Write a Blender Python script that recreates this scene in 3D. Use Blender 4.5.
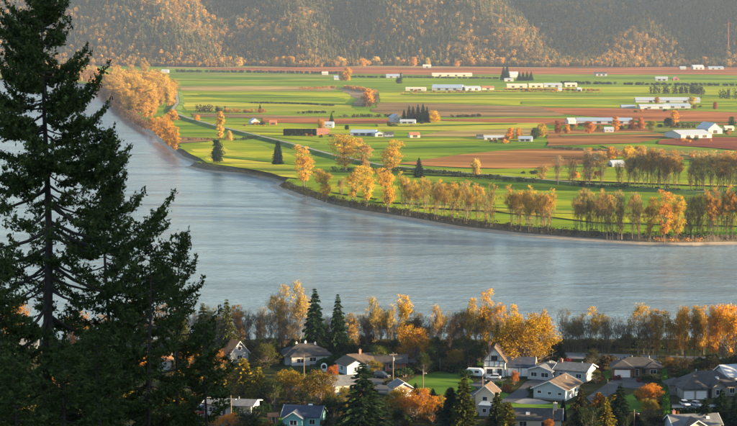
import bpy, bmesh, math, random
import numpy as np
from mathutils import Vector, noise as mnoise

for o in list(bpy.data.objects):
    bpy.data.objects.remove(o)
scene = bpy.context.scene
COL = scene.collection
R = math.radians

# ------------------------------------------------------------------ camera
F = 2050.0                      # focal length in photo pixels (photo 737 x 426)
CX, CY, HY = 368.5, 213.0, 15.0   # HY: photo row of the true horizon
CAMZ = 115.0
TH = math.atan((CY - HY) / F)
cam = bpy.data.cameras.new('camera')
cam.sensor_width = 36.0
cam.lens = F / 737.0 * 36.0
cam.clip_start = 1.0
cam.clip_end = 30000.0
camo = bpy.data.objects.new('camera', cam)
COL.objects.link(camo)
camo.location = (0, 0, CAMZ)
camo.rotation_euler = (math.pi / 2 - TH, 0, 0)
scene.camera = camo

# ------------------------------------------------------------------ light
SUN_EL, SUN_BACK = 10.5, 14.0     # elevation; degrees behind the camera's right
w = bpy.data.worlds.new('World')
scene.world = w
w.use_nodes = True
nt = w.node_tree
bg = nt.nodes['Background']
sky = nt.nodes.new('ShaderNodeTexSky')
sky.sky_type = 'NISHITA'
sky.sun_disc = False
sky.sun_elevation = R(SUN_EL)
sky.sun_rotation = R(90 + SUN_BACK)
sky.air_density = 1.0
sky.dust_density = 0.6
sky.ozone_density = 1.0
nt.links.new(sky.outputs[0], bg.inputs[0])
bg.inputs[1].default_value = 0.085
sl = bpy.data.lights.new('sun', 'SUN')
sl.energy = 5.0
sl.angle = R(0.6)
sl.color = (1.0, 0.75, 0.43)
so = bpy.data.objects.new('sun', sl)
COL.objects.link(so)
sdir = Vector((math.cos(R(SUN_EL)) * math.cos(R(SUN_BACK)), -math.cos(R(SUN_EL)) * math.sin(R(SUN_BACK)), math.sin(R(SUN_EL))))
so.rotation_euler = sdir.to_track_quat('Z', 'Y').to_euler()
so.location = (600, -100, 300)
scene.view_settings.view_transform = 'Standard'
scene.view_settings.look = 'None'
scene.view_settings.exposure = 2.28
scene.view_settings.gamma = 1.0
scene.render.engine = 'CYCLES'
scene.cycles.volume_bounces = 0
scene.cycles.max_bounces = 6
scene.cycles.transparent_max_bounces = 8

# ------------------------------------------------------------------ pixel -> world
def ray(px, py):
    a, b = (px - CX) / F, (CY - py) / F
    c, s = math.cos(TH), math.sin(TH)
    return Vector((a, c + b * s, -s + b * c))

def P(px, py, z):
    d = ray(px, py)
    t = (z - CAMZ) / d.z
    return Vector((d.x * t, d.y * t, z))

def scale_at(p):                   # photo pixels per metre at a point
    return F / (p.y * math.cos(TH) - (p.z - CAMZ) * math.sin(TH))

def sstep(a, b, x):
    t = min(1.0, max(0.0, (x - a) / (b - a)))
    return t * t * (3 - 2 * t)

def interp(tab, v):
    if v <= tab[0][0]: return tab[0][1]
    for (a, b), (c, d) in zip(tab, tab[1:]):
        if v <= c:
            return b + (d - b) * (v - a) / (c - a)
    return tab[-1][1]

NPROF = [(-900, 190), (-300, 150), (0, 112.4), (60, 97), (100, 84), (200, 58), (300, 36), (400, 18), (470, 10), (500, 8), (672, 8), (688, 5.5), (700, 2.0), (712, -0.6), (740, -4), (760, -5)]
SHP = [(-300, 60), (0, 85), (120, 98), (250, 70), (350, 38), (430, 28), (480, 15), (520, 4), (555, 0)]  # unseen shoulder at right, its height set to shade firs and village
def zn(x, y):                      # ground on the near side of the river
    z = interp(NPROF, y)
    s = sstep(45 + 0.22 * max(0, y), 330 + 0.2 * max(0, y), x) * interp(SHP, y)
    n = 0.0
    if y < 470:
        n = 2.0 * mnoise.noise(Vector((x * 0.012, y * 0.012, 3.3))) * sstep(470, 420, y) * sstep(20, 90, abs(y))
    return z + s + n

ZV = 8.0                           # village ground
ZP = 4.0                           # prairie level
def V(px, py): return P(px, py, ZV)
def Q(px, py): return P(px, py, ZP)

# ------------------------------------------------------------------ materials
MATS = {}
def nodes_of(m):
    m.use_nodes = True
    n = m.node_tree
    return n, n.nodes, n.links, n.nodes['Principled BSDF']

def mat(name, col, rough=0.8, var=0.12, scale=3.0, bump=0.0, bscale=None, metallic=0.0, spec=0.3, stretch=None):
    if name in MATS: return MATS[name]
    m = bpy.data.materials.new(name)
    n, N, L, b = nodes_of(m)
    tc = N.new('ShaderNodeTexCoord')
    mp = N.new('ShaderNodeMapping')
    L.new(tc.outputs['Object'], mp.inputs[0])
    if stretch: mp.inputs['Scale'].default_value = stretch
    no = N.new('ShaderNodeTexNoise')
    no.inputs['Scale'].default_value = scale
    no.inputs['Detail'].default_value = 5
    L.new(mp.outputs[0], no.inputs[0])
    mr = N.new('ShaderNodeMapRange')
    mr.inputs[1].default_value = 0.3; mr.inputs[2].default_value = 0.7
    mr.inputs[3].default_value = 1 - var; mr.inputs[4].default_value = 1 + var
    L.new(no.outputs[0], mr.inputs[0])
    mx = N.new('ShaderNodeVectorMath'); mx.operation = 'SCALE'
    mx.inputs[0].default_value = col[:3]
    L.new(mr.outputs[0], mx.inputs['Scale'])
    L.new(mx.outputs[0], b.inputs['Base Color'])
    b.inputs['Roughness'].default_value = rough
    b.inputs['Metallic'].default_value = metallic
    b.inputs['Specular IOR Level'].default_value = spec
    if bump:
        bn = N.new('ShaderNodeTexNoise')
        bn.inputs['Scale'].default_value = bscale or scale * 4
        bn.inputs['Detail'].default_value = 4
        L.new(mp.outputs[0], bn.inputs[0])
        bu = N.new('ShaderNodeBump')
        bu.inputs['Strength'].default_value = 1.0
        bu.inputs['Distance'].default_value = bump
        L.new(bn.outputs[0], bu.inputs['Height'])
        L.new(bu.outputs[0], b.inputs['Normal'])
    MATS[name] = m
    return m

def leaf_mat(name, trans=0.35, lo=0.55, hi=1.35, hue=0.03):
    """foliage: the object's own colour, varied leaf by leaf"""
    if name in MATS: return MATS[name]
    m = bpy.data.materials.new(name)
    m.use_nodes = True
    n = m.node_tree; N = n.nodes; L = n.links
    N.remove(N['Principled BSDF'])
    out = N['Material Output']
    oi = N.new('ShaderNodeObjectInfo')
    at = N.new('ShaderNodeAttribute'); at.attribute_name = 'rnd'
    mr = N.new('ShaderNodeMapRange')
    mr.inputs[3].default_value = lo; mr.inputs[4].default_value = hi
    L.new(at.outputs['Fac'], mr.inputs[0])
    at2 = N.new('ShaderNodeAttribute'); at2.attribute_name = 'rnd2'
    mh = N.new('ShaderNodeMapRange')
    mh.inputs[3].default_value = 0.5 - hue; mh.inputs[4].default_value = 0.5 + hue
    L.new(at2.outputs['Fac'], mh.inputs[0])
    hs = N.new('ShaderNodeHueSaturation')
    L.new(mh.outputs[0], hs.inputs['Hue'])
    L.new(mr.outputs[0], hs.inputs['Value'])
    L.new(oi.outputs['Color'], hs.inputs['Color'])
    d = N.new('ShaderNodeBsdfDiffuse')
    t = N.new('ShaderNodeBsdfTranslucent')
    mx = N.new('ShaderNodeMixShader'); mx.inputs[0].default_value = trans
    L.new(hs.outputs[0], d.inputs[0]); L.new(hs.outputs[0], t.inputs[0])
    L.new(d.outputs[0], mx.inputs[1]); L.new(t.outputs[0], mx.inputs[2])
    L.new(mx.outputs[0], out.inputs[0])
    MATS[name] = m
    return m

LEAF = leaf_mat('leaf')
NEEDLE = leaf_mat('needle', 0.18, 0.4, 1.7, 0.02)
BARK = mat('bark', (0.16, 0.13, 0.105), 0.9, 0.25, 4.0)
BARKP = mat('bark_pale', (0.105, 0.085, 0.065), 0.9, 0.2, 4.0)
BARKD = mat('bark_dark', (0.045, 0.036, 0.030), 0.95, 0.3, 6.0, 0.02, 30.0)

def field_mat(name, c1, c2, scale=0.02, rows=None, rowamp=0.15, rowdir=0.0, rowper=8.0, bump=0.35):
    """grass or crop: two tones in large patches, optional rows, tufty relief"""
    if name in MATS: return MATS[name]
    m = bpy.data.materials.new(name)
    n, N, L, b = nodes_of(m)
    tc = N.new('ShaderNodeTexCoord')
    mp = N.new('ShaderNodeMapping'); L.new(tc.outputs['Object'], mp.inputs[0])
    mp.inputs['Rotation'].default_value = (0, 0, rowdir)
    mp.inputs['Scale'].default_value = (0.22, 1.0, 1.0)
    no = N.new('ShaderNodeTexNoise'); no.inputs['Scale'].default_value = scale
    no.inputs['Detail'].default_value = 6; no.inputs['Roughness'].default_value = 0.6
    L.new(mp.outputs[0], no.inputs[0])
    cr = N.new('ShaderNodeValToRGB')
    cr.color_ramp.elements[0].position = 0.40; cr.color_ramp.elements[0].color = (c1[0] * .85, c1[1] * .85, c1[2] * .9, 1)
    cr.color_ramp.elements[1].position = 0.60; cr.color_ramp.elements[1].color = (c2[0] * 1.1, c2[1] * 1.05, c2[2], 1)
    L.new(no.outputs[0], cr.inputs[0])
    fine = N.new('ShaderNodeTexNoise'); fine.inputs['Scale'].default_value = 0.12; fine.inputs['Detail'].default_value = 4
    L.new(mp.outputs[0], fine.inputs[0])
    fr = N.new('ShaderNodeMapRange'); fr.inputs[1].default_value = 0.3; fr.inputs[2].default_value = 0.7
    fr.inputs[3].default_value = 0.74; fr.inputs[4].default_value = 1.24
    L.new(fine.outputs[0], fr.inputs[0])
    last = fr.outputs[0]
    if rows:
        wv = N.new('ShaderNodeTexWave'); wv.wave_type = 'BANDS'; wv.bands_direction = 'Y'
        wv.inputs['Scale'].default_value = 0.314 / (rowper * 3.2)
        wv.inputs['Distortion'].default_value = 2.5
        wv.inputs['Detail'].default_value = 3.0
        wv.inputs['Detail Scale'].default_value = 2.0
        L.new(mp.outputs[0], wv.inputs[0])
        wr = N.new('ShaderNodeMapRange'); wr.inputs[3].default_value = 1 - rowamp; wr.inputs[4].default_value = 1 + rowamp
        L.new(wv.outputs['Fac'], wr.inputs[0])
        mu = N.new('ShaderNodeMath'); mu.operation = 'MULTIPLY'
        L.new(last, mu.inputs[0]); L.new(wr.outputs[0], mu.inputs[1])
        last = mu.outputs[0]
    sc = N.new('ShaderNodeVectorMath'); sc.operation = 'SCALE'
    L.new(cr.outputs[0], sc.inputs[0]); L.new(last, sc.inputs['Scale'])
    L.new(sc.outputs[0], b.inputs['Base Color'])
    b.inputs['Roughness'].default_value = 1.0
    b.inputs['Specular IOR Level'].default_value = 0.0
    bn = N.new('ShaderNodeTexNoise'); bn.inputs['Scale'].default_value = 1.3; bn.inputs['Detail'].default_value = 3
    L.new(tc.outputs['Object'], bn.inputs[0])
    bu = N.new('ShaderNodeBump'); bu.inputs['Strength'].default_value = 1.0; bu.inputs['Distance'].default_value = bump
    L.new(bn.outputs[0], bu.inputs['Height']); L.new(bu.outputs[0], b.inputs['Normal'])
    MATS[name] = m
    return m

G1 = field_mat('grass_bright', (0.14, 0.21, 0.012), (0.28, 0.30, 0.016), 0.012, True, 0.07, 0.1, 14)
G2 = field_mat('grass_deep', (0.085, 0.165, 0.012), (0.18, 0.245, 0.016), 0.012, True, 0.07, -0.05, 18)
G3 = field_mat('grass_yellow', (0.22, 0.25, 0.025), (0.36, 0.33, 0.04), 0.012, True, 0.12, 0.05, 12)
G4 = field_mat('grass_rough', (0.12, 0.15, 0.03), (0.20, 0.20, 0.05), 0.02)
TAN = field_mat('stubble_tan', (0.22, 0.17, 0.06), (0.34, 0.25, 0.10), 0.015, True, 0.10, 0.0, 10)
BRN = field_mat('soil_brown', (0.15, 0.105, 0.05), (0.25, 0.165, 0.075), 0.015, True, 0.12, 0.02, 8)
RED = field_mat('berry_red', (0.21, 0.075, 0.03), (0.33, 0.135, 0.05), 0.012, True, 0.13, 0.0, 9, 0.5)
REDD = field_mat('berry_dark', (0.13, 0.042, 0.028), (0.21, 0.075, 0.04), 0.012, True, 0.15, 0.0, 9, 0.5)
RBN = field_mat('berry_brown', (0.18, 0.085, 0.03), (0.29, 0.145, 0.05), 0.012, True, 0.13, 0.25, 10, 0.5)
MARSH = field_mat('marsh_grey', (0.15, 0.125, 0.09), (0.23, 0.18, 0.12), 0.02)
DITCH = field_mat('ditch_green', (0.07, 0.13, 0.025), (0.11, 0.17, 0.035), 0.02)
LAWN = field_mat('lawn', (0.055, 0.115, 0.018), (0.095, 0.165, 0.025), 0.08, None, bump=0.06)
VGRND = field_mat('village_ground', (0.030, 0.040, 0.014), (0.060, 0.055, 0.024), 0.06, None, bump=0.3)
FLOORF = field_mat('forest_floor', (0.05, 0.05, 0.025), (0.10, 0.07, 0.03), 0.02, None, bump=0.5)
ASPH = mat('asphalt', (0.058, 0.057, 0.058), 0.85, 0.2, 0.4, 0.01, 20)
GRAVEL = mat('gravel_road', (0.21, 0.19, 0.15), 0.95, 0.15, 0.3)
CONC = mat('concrete', (0.22, 0.21, 0.20), 0.9, 0.12, 0.6)
EARTH = mat('bank_earth', (0.10, 0.078, 0.045), 0.95, 0.35, 0.25, 0.3, 0.8)
MUD = mat('bank_mud', (0.33, 0.265, 0.19), 0.75, 0.25, 0.15, 0.15, 0.6)
BED = mat('river_bed', (0.06, 0.06, 0.05), 1.0, 0.2, 0.1)

def water_mat():
    m = bpy.data.materials.new('river_water')
    n, N, L, b = nodes_of(m)
    b.inputs['Base Color'].default_value = (0.055, 0.075, 0.078, 1)
    b.inputs['IOR'].default_value = 1.333
    tc = N.new('ShaderNodeTexCoord')
    # slow current streaks alter the roughness
    mp = N.new('ShaderNodeMapping'); L.new(tc.outputs['Object'], mp.inputs[0])
    mp.inputs['Rotation'].default_value = (0, 0, R(-14)); mp.inputs['Scale'].default_value = (0.3, 1.6, 1)
    st = N.new('ShaderNodeTexNoise'); st.inputs['Scale'].default_value = 0.018; st.inputs['Detail'].default_value = 7
    st.inputs['Roughness'].default_value = 0.65; st.inputs['Distortion'].default_value = 1.2
    L.new(mp.outputs[0], st.inputs[0])
    rr = N.new('ShaderNodeMapRange'); rr.inputs[1].default_value = 0.32; rr.inputs[2].default_value = 0.7
    rr.inputs[3].default_value = 0.09; rr.inputs[4].default_value = 0.22
    L.new(st.outputs[0], rr.inputs[0]); L.new(rr.outputs[0], b.inputs['Roughness'])
    cr = N.new('ShaderNodeValToRGB')
    cr.color_ramp.elements[0].position = 0.35; cr.color_ramp.elements[0].color = (0.085, 0.13, 0.15, 1)
    cr.color_ramp.elements[1].position = 0.7; cr.color_ramp.elements[1].color = (0.14, 0.19, 0.21, 1)
    L.new(st.outputs[0], cr.inputs[0]); L.new(cr.outputs[0], b.inputs['Base Color'])
    hsum = None
    for sc_, sx_, amp in ((0.05, 0.6, 1.1), (0.16, 0.7, 0.8), (0.6, 0.9, 0.36)):
        mp2 = N.new('ShaderNodeMapping'); L.new(tc.outputs['Object'], mp2.inputs[0])
        mp2.inputs['Scale'].default_value = (sx_, 1.0, 1); mp2.inputs['Rotation'].default_value = (0, 0, R(-9 + 20 * sc_))
        w1 = N.new('ShaderNodeTexNoise'); w1.inputs['Scale'].default_value = sc_; w1.inputs['Detail'].default_value = 3
        w1.inputs['Distortion'].default_value = 0.6
        L.new(mp2.outputs[0], w1.inputs[0])
        mu = N.new('ShaderNodeMath'); mu.operation = 'MULTIPLY'; mu.inputs[1].default_value = amp
        L.new(w1.outputs[0], mu.inputs[0])
        if hsum is None: hsum = mu.outputs[0]
        else:
            ad = N.new('ShaderNodeMath'); L.new(hsum, ad.inputs[0]); L.new(mu.outputs[0], ad.inputs[1]); hsum = ad.outputs[0]
    ma = N.new('ShaderNodeMapRange'); ma.inputs[1].default_value = 0.3; ma.inputs[2].default_value = 0.7
    ma.inputs[3].default_value = 0.55; ma.inputs[4].default_value = 1.25
    L.new(st.outputs[0], ma.inputs[0])
    mu = N.new('ShaderNodeMath'); mu.operation = 'MULTIPLY'
    L.new(hsum, mu.inputs[0]); L.new(ma.outputs[0], mu.inputs[1])
    bu = N.new('ShaderNodeBump'); bu.inputs['Strength'].default_value = 1.0; bu.inputs['Distance'].default_value = 1.0
    L.new(mu.outputs[0], bu.inputs['Height']); L.new(bu.outputs[0], b.inputs['Normal'])
    return m

# ------------------------------------------------------------------ object helpers
def link(o, parent=None):
    COL.objects.link(o)
    if parent is not None: o.parent = parent
    return o

def tag(o, label=None, cat=None, group=None, kind=None):
    if label: o['label'] = label
    if cat: o['category'] = cat
    if group: o['group'] = group
    if kind: o['kind'] = kind
    return o

def empty(name, loc, rz=0.0, sc=(1, 1, 1)):
    o = bpy.data.objects.new(name, None)
    o.empty_display_size = 0.3
    o.location = loc; o.rotation_euler = (0, 0, rz); o.scale = sc
    return link(o)

class MB:
    def __init__(s): s.v = []; s.f = []
    def add(s, verts, faces):
        k = len(s.v); s.v += [tuple(v) for v in verts]; s.f += [tuple(i + k for i in f) for f in faces]
    def box(s, x0, x1, y0, y1, z0, z1):
        s.add([(x0, y0, z0), (x1, y0, z0), (x1, y1, z0), (x0, y1, z0), (x0, y0, z1), (x1, y0, z1), (x1, y1, z1), (x0, y1, z1)],
              [(0, 3, 2, 1), (4, 5, 6, 7), (0, 1, 5, 4), (1, 2, 6, 5), (2, 3, 7, 6), (3, 0, 4, 7)])
    def tube(s, a, b, ra, rb, n=6, cap=True):
        a = Vector(a); b = Vector(b); d = (b - a)
        if d.length < 1e-6: return
        d.normalize()
        u = d.orthogonal().normalized(); v = d.cross(u)
        vs = []
        for c, r in ((a, ra), (b, rb)):
            for i in range(n):
                t = 2 * math.pi * i / n
                vs.append(c + u * (r * math.cos(t)) + v * (r * math.sin(t)))
        fs = [(i, (i + 1) % n, n + (i + 1) % n, n + i) for i in range(n)]
        if cap: fs += [tuple(range(n - 1, -1, -1)), tuple(range(n, 2 * n))]
        s.add(vs, fs)
    def path(s, pts, radii, n=6):
        pts = [Vector(p) for p in pts]
        vs = []; m = len(pts)
        for k, p in enumerate(pts):
            d = (pts[min(k + 1, m - 1)] - pts[max(k - 1, 0)]).normalized()
            u = d.cross(Vector((0.31, 0.95, 0.05))).normalized(); v = d.cross(u)
            for i in range(n):
                t = 2 * math.pi * i / n
                vs.append(p + u * (radii[k] * math.cos(t)) + v * (radii[k] * math.sin(t)))
        fs = []
        for k in range(m - 1):
            for i in range(n):
                fs.append((k * n + i, k * n + (i + 1) % n, (k + 1) * n + (i + 1) % n, (k + 1) * n + i))
        fs += [tuple(range(n - 1, -1, -1)), tuple(range((m - 1) * n, m * n))]
        s.add(vs, fs)
    def prism(s, poly, axis, a, b):
        """poly: 2-D cross section; axis 'x' or 'y': extruded along it from a to b"""
        n = len(poly)
        if axis == 'y':
            vs = [(p[0], a, p[1]) for p in poly] + [(p[0], b, p[1]) for p in poly]
        else:
            vs = [(a, p[0], p[1]) for p in poly] + [(b, p[0], p[1]) for p in poly]
        fs = [tuple(range(n)), tuple(range(2 * n - 1, n - 1, -1))] + [(i, i + n, (i + 1) % n + n, (i + 1) % n) for i in range(n)]
        s.add(vs, fs)
    def mesh(s, name, smooth=False):
        me = bpy.data.meshes.new(name)
        me.from_pydata(s.v, [], s.f)
        bm = bmesh.new(); bm.from_mesh(me); bmesh.ops.recalc_face_normals(bm, faces=bm.faces); bm.to_mesh(me); bm.free()
        if smooth: me.shade_smooth()
        me.update()
        return me
    def build(s, name, m, parent=None, loc=(0, 0, 0), rz=0.0, smooth=False):
        me = s.mesh(name, smooth); me.materials.append(m)
        o = bpy.data.objects.new(name, me); o.location = loc; o.rotation_euler = (0, 0, rz)
        return link(o, parent)

def mesh_np(name, verts, faces, m, attrs=None, col=None):
    """fast mesh from numpy arrays; faces (n,k)"""
    me = bpy.data.meshes.new(name)
    nf, k = faces.shape
    me.vertices.add(len(verts)); me.vertices.foreach_set('co', np.ascontiguousarray(verts, dtype=np.float32).ravel())
    me.loops.add(nf * k); me.loops.foreach_set('vertex_index', faces.astype(np.int32).ravel())
    me.polygons.add(nf); me.polygons.foreach_set('loop_start', (np.arange(nf) * k).astype(np.int32))
    me.update(calc_edges=True)
    for an, arr in (attrs or {}).items():
        a = me.attributes.new(an, 'FLOAT', 'FACE'); a.data.foreach_set('value', arr.astype(np.float32))
    if col is not None:
        a = me.attributes.new('tint', 'FLOAT_COLOR', 'FACE'); a.data.foreach_set('color', col.astype(np.float32).ravel())
    me.materials.append(m)
    return me

def rand_dirs(rng, n):
    v = rng.normal(size=(n, 3)); return v / np.linalg.norm(v, axis=1, keepdims=True)

def leaf_quads(rng, cen, size, axis=None, aspect=0.6, crnd=None):
    """one small diamond face at every centre; returns verts, faces, rnd, rnd2"""
    n = len(cen)
    a = rand_dirs(rng, n) if axis is None else axis
    b = np.cross(a, rand_dirs(rng, n)); b /= np.linalg.norm(b, axis=1, keepdims=True) + 1e-9
    s = size * rng.uniform(0.65, 1.35, n)[:, None]
    v = np.stack([cen - a * s, cen + b * s * aspect, cen + a * s, cen - b * s * aspect], 1).reshape(-1, 3)
    f = np.arange(4 * n).reshape(n, 4)
    r = rng.uniform(0, 1, n)
    if crnd is not None: r = 0.45 * r + 0.55 * crnd
    return v, f, r, rng.uniform(0, 1, n)

# ------------------------------------------------------------------ tree prototypes (unit: metres, base at origin)
def broadleaf(seed, H, W, base, nclump, per, leaf, cr, shape='round', bare=0.0, trunk_r=None, topbias=0.0, twigs=0, barkm=None, twr=0.045, stems=1):
    """trunk with limbs and a crown of leaf clumps.  base: share of height that is clear trunk"""
    rng = np.random.default_rng(seed); rnd = random.Random(seed)
    tr = trunk_r or H * 0.016
    mb = MB()
    ST = []
    for q in range(stems):
        a_ = rnd.uniform(0, 6.28); o_ = 0 if stems == 1 else W * rnd.uniform(.05, .16); sp = 0 if stems == 1 else W * rnd.uniform(.05, .2)
        ST.append((o_ * math.cos(a_), o_ * math.sin(a_), sp * math.cos(a_) + rnd.uniform(-.03, .03) * H, sp * math.sin(a_) + rnd.uniform(-.03, .03) * H, 1.0 if q == 0 else rnd.uniform(.72, .98)))
    def axis_at(z, q=0):
        bx_, by_, lx, ly, hs = ST[q]; t = z / (H * 0.93); return Vector((bx_ + lx * t * t, by_ + ly * t * t, z))
    for q in range(stems):
        pts = []; rad = []
        for i in range(9):
            t = i / 8 * ST[q][4]; z = H * .93 * t; a = axis_at(z, q)
            pts.append((a.x + rnd.uniform(-.3, .3) * tr, a.y + rnd.uniform(-.3, .3) * tr, z - (0.3 if i == 0 else 0)))
            rad.append(max(tr * (1 - 0.93 * i / 8) * (1.35 if i == 0 else 1) * (1 if q == 0 else .75), 0.03))
        mb.path(pts, rad, 7)
    cs = []
    for k in range(nclump):
        u = rng.uniform(0, 1) ** (1.0 - 0.6 * topbias)
        z = H * (base + (1 - base) * u)
        if shape == 'round': prof = math.sqrt(max(0.03, 1 - (2 * (0.08 + 0.9 * u) - 1) ** 2))
        elif shape == 'column': prof = 0.5 + 0.5 * math.sin(math.pi * min(1, 0.15 + 0.8 * u))
        elif shape == 'vase': prof = (0.35 + 0.75 * u) * math.sqrt(max(0.05, 1 - max(0, (u - 0.62) / 0.42) ** 2))
        elif shape == 'feather': prof = 0.16 + 0.84 * math.sin(math.pi * min(1.0, 0.05 + 0.84 * u ** 1.3)) * (0.75 + 0.25 * math.sin(9 * u + seed))
        else: prof = 1 - 0.8 * u
        th = rng.uniform(0, 2 * math.pi)
        q = rng.uniform(0.25, 1) ** 0.55
        r = W / 2 * prof * q * (0.82 + 0.3 * math.sin(th * 2 + seed) * math.sin(3 * u + seed))
        if shape == 'round': r *= rng.uniform(.62, 1.12); z *= rng.uniform(.92, 1.05)
        sq = k % stems
        if z > H * .95 * ST[sq][4]: z *= ST[sq][4]
        a = axis_at(z, sq); c = Vector((a.x + r * math.cos(th), a.y + r * math.sin(th), z)); cs.append((c, u))
        za = max(H * 0.12, z - r * rnd.uniform(0.8, 1.5)); s0 = axis_at(min(za, H * 0.9), sq)
        mid = s0.lerp(c, 0.5) + Vector((0, 0, -0.05 * r)) + Vector((rnd.uniform(-1, 1), rnd.uniform(-1, 1), 0)) * 0.06 * r
        r0 = max(0.05, tr * 0.42 * (1 - za / H))
        mb.path([s0, mid, c], [r0, r0 * .6, 0.03], 4)
    for k in range(twigs):
        c, u = cs[rnd.randrange(len(cs))]
        s0 = c + Vector((rnd.gauss(0, .05 * W), rnd.gauss(0, .05 * W), rnd.uniform(-.05, .01) * H))
        d = Vector((rnd.gauss(0, 0.35) , rnd.gauss(0, 0.35), rnd.uniform(0.5, 1.3)))
        e = s0 + d.normalized() * rnd.uniform(0.06, 0.13) * H
        if e.z < H * 1.02: mb.tube(s0, e, twr, 0.02, 3, False)
    tm = mb.mesh('trunk'); tm.materials.append(barkm or BARK)
    C = []; CRN = []
    for c, u in cs:
        if rng.uniform() < bare: continue
        if leaf == 0.20 and rng.uniform() > sstep(.2, .65, u) * .88 + .12: continue
        n = int(per * rng.uniform(0.6, 1.4))
        p = rng.normal(size=(n, 3)) * np.array([cr, cr, cr * 0.75]) * rng.uniform(0.7, 1.25) + np.array(c)
        C.append(p); CRN.append(np.full(n, rng.uniform(0, 1)))
    C = np.concatenate(C); CRN = np.concatenate(CRN)
    keep = (C[:, 2] > H * base * 0.7) & (C[:, 2] < H * 1.03)
    C = C[keep]; CRN = CRN[keep]
    v, f, a, b = leaf_quads(rng, C, leaf, crnd=CRN)
    cm = mesh_np('crown', v, f, LEAF, {'rnd': a, 'rnd2': b})
    return tm, cm, H, W

def conifer(seed, H, W, nlev=26, per=7, leaf=0.35, base=0.04, power=0.85, droop=0.35, dens=9):
    """spruce-like: drooping boughs in whorls, each a fan of needle sprays"""
    rng = np.random.default_rng(seed); rnd = random.Random(seed)
    mb = MB()
    mb.path([(0, 0, -0.3), (0.03 * W, 0, H * .4), (0, 0, H * .99)], [H * .016, H * .010, 0.03], 7)
    C = []; A = []; CR = []
    for i in range(nlev):
        t = (i + rnd.uniform(-.3, .3)) / nlev; t = min(0.985, max(0, t))
        z0 = H * (base + (1 - base) * t)
        L = W / 2 * (1 - t) ** power * (0.92 + 0.2 * math.sin(i * 2.3 + seed))
        nb = max(4, int(per * (0.6 + 0.6 * (1 - t))))
        a0 = rnd.uniform(0, 6.28)
        for j in range(nb):
            th = a0 + 6.283 * j / nb + rnd.uniform(-.3, .3)
            l = L * rnd.uniform(0.65, 1.15) + 0.15
            d = np.array([math.cos(th), math.sin(th), 0.0]); side = np.array([-d[1], d[0], 0])
            if l > 1.0: mb.tube((0, 0, z0), (d[0] * l * .8, d[1] * l * .8, z0 - droop * l * .7), 0.035 * l ** .5, 0.015, 3, False)
            n = max(4, int(dens * (0.35 + l)))
            s = rng.uniform(0.12, 1.0, n) ** 0.75
            wd = rng.normal(size=n) * 0.20 * l * (1.05 - s)
            p = d[None] * (s * l)[:, None] + side[None] * wd[:, None]
            p[:, 2] = z0 - droop * l * s ** 1.3 + 0.12 * l * np.maximum(0, s - 0.75) + rng.normal(size=n) * 0.05 * (l + .3)
            C.append(p)
            ax = d[None] + side[None] * (wd / (0.2 * l))[:, None] * 0.5 + rng.normal(size=(n, 3)) * 0.25
            ax[:, 2] -= droop * 0.8
            A.append(ax / np.linalg.norm(ax, axis=1, keepdims=True)); CR.append(np.full(n, rng.uniform()))
    C = np.concatenate(C); A = np.concatenate(A); CR = np.concatenate(CR)
    keep = C[:, 2] > 0.1
    v, f, a, b = leaf_quads(rng, C[keep], leaf, A[keep], 0.5, CR[keep])
    tm = mb.mesh('trunk'); tm.materials.append(BARKD)
    cm = mesh_np('crown', v, f, NEEDLE, {'rnd': a, 'rnd2': b})
    return tm, cm, H, W

def bush(seed, H, W, n=700, leaf=0.16, lumps=14):
    rng = np.random.default_rng(seed); rnd = random.Random(seed)
    mb = MB(); C = []; CR = []
    for k in range(lumps):
        th = rng.uniform(0, 6.28); r = W / 2 * 0.72 * math.sqrt(rng.uniform()); z = H * rng.uniform(0.25, 0.78) * (1 - 0.35 * (r / (W / 2)) ** 2)
        c = np.array([r * math.cos(th), r * math.sin(th), z])
        mb.path([(c[0] * .15, c[1] * .15, -0.1), (c[0] * .5, c[1] * .5, z * .6), tuple(c)], [0.05, 0.035, 0.015], 4)
        m = n // lumps
        p = c + rand_dirs(rng, m) * (rng.uniform(0.3, 1, m) ** 0.5)[:, None] * np.array([W * .21, W * .21, H * .24])
        C.append(p); CR.append(np.full(m, rng.uniform()))
    C = np.concatenate(C); CR = np.concatenate(CR); k = C[:, 2] > 0.03
    v, f, a, b = leaf_quads(rng, C[k], leaf, crnd=CR[k], aspect=0.7)
    tm = mb.mesh('stem'); tm.materials.append(BARK)
    return tm, mesh_np('foliage', v, f, LEAF, {'rnd': a, 'rnd2': b}), H, W

PT = {}
for i in range(4):
    PT['cotton_gold', i] = broadleaf(10 + i, 22, 11, 0.14, 150, 42, 0.21, 0.58, 'feather', 0.04, 0.24, 0.45, 240, BARKP, 0.045, 2)
    PT['cotton_top', i] = broadleaf(20 + i, 24, 11, 0.18, 170, 40, 0.20, 0.6, 'feather', 0.0, 0.22, 0.40, 460, BARKP, 0.05, 3)
    PT['cotton_bare', i] = broadleaf(30 + i, 22, 9.5, 0.16, 120, 16, 0.19, 0.7, 'feather', 0.30, 0.22, 0.3, 520, BARKP, 0.05, 3)
    PT['maple', i] = broadleaf(40 + i, 12, 11.5, 0.10, 110, 84, 0.20, 0.66, 'round', 0.0, 0.24, 0.0, 60, None, .04, 3)
    PT['spruce', i] = conifer(50 + i, 17, 7.6, 34, 9, 0.30, 0.04, 0.85, 0.35, 15)
    PT['cedar', i] = conifer(60 + i, 10, 4.2, 36, 9, 0.22, 0.0, 0.6, 0.1, 20)
    PT['bush', i] = bush(70 + i, 2.6, 3.4)
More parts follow.
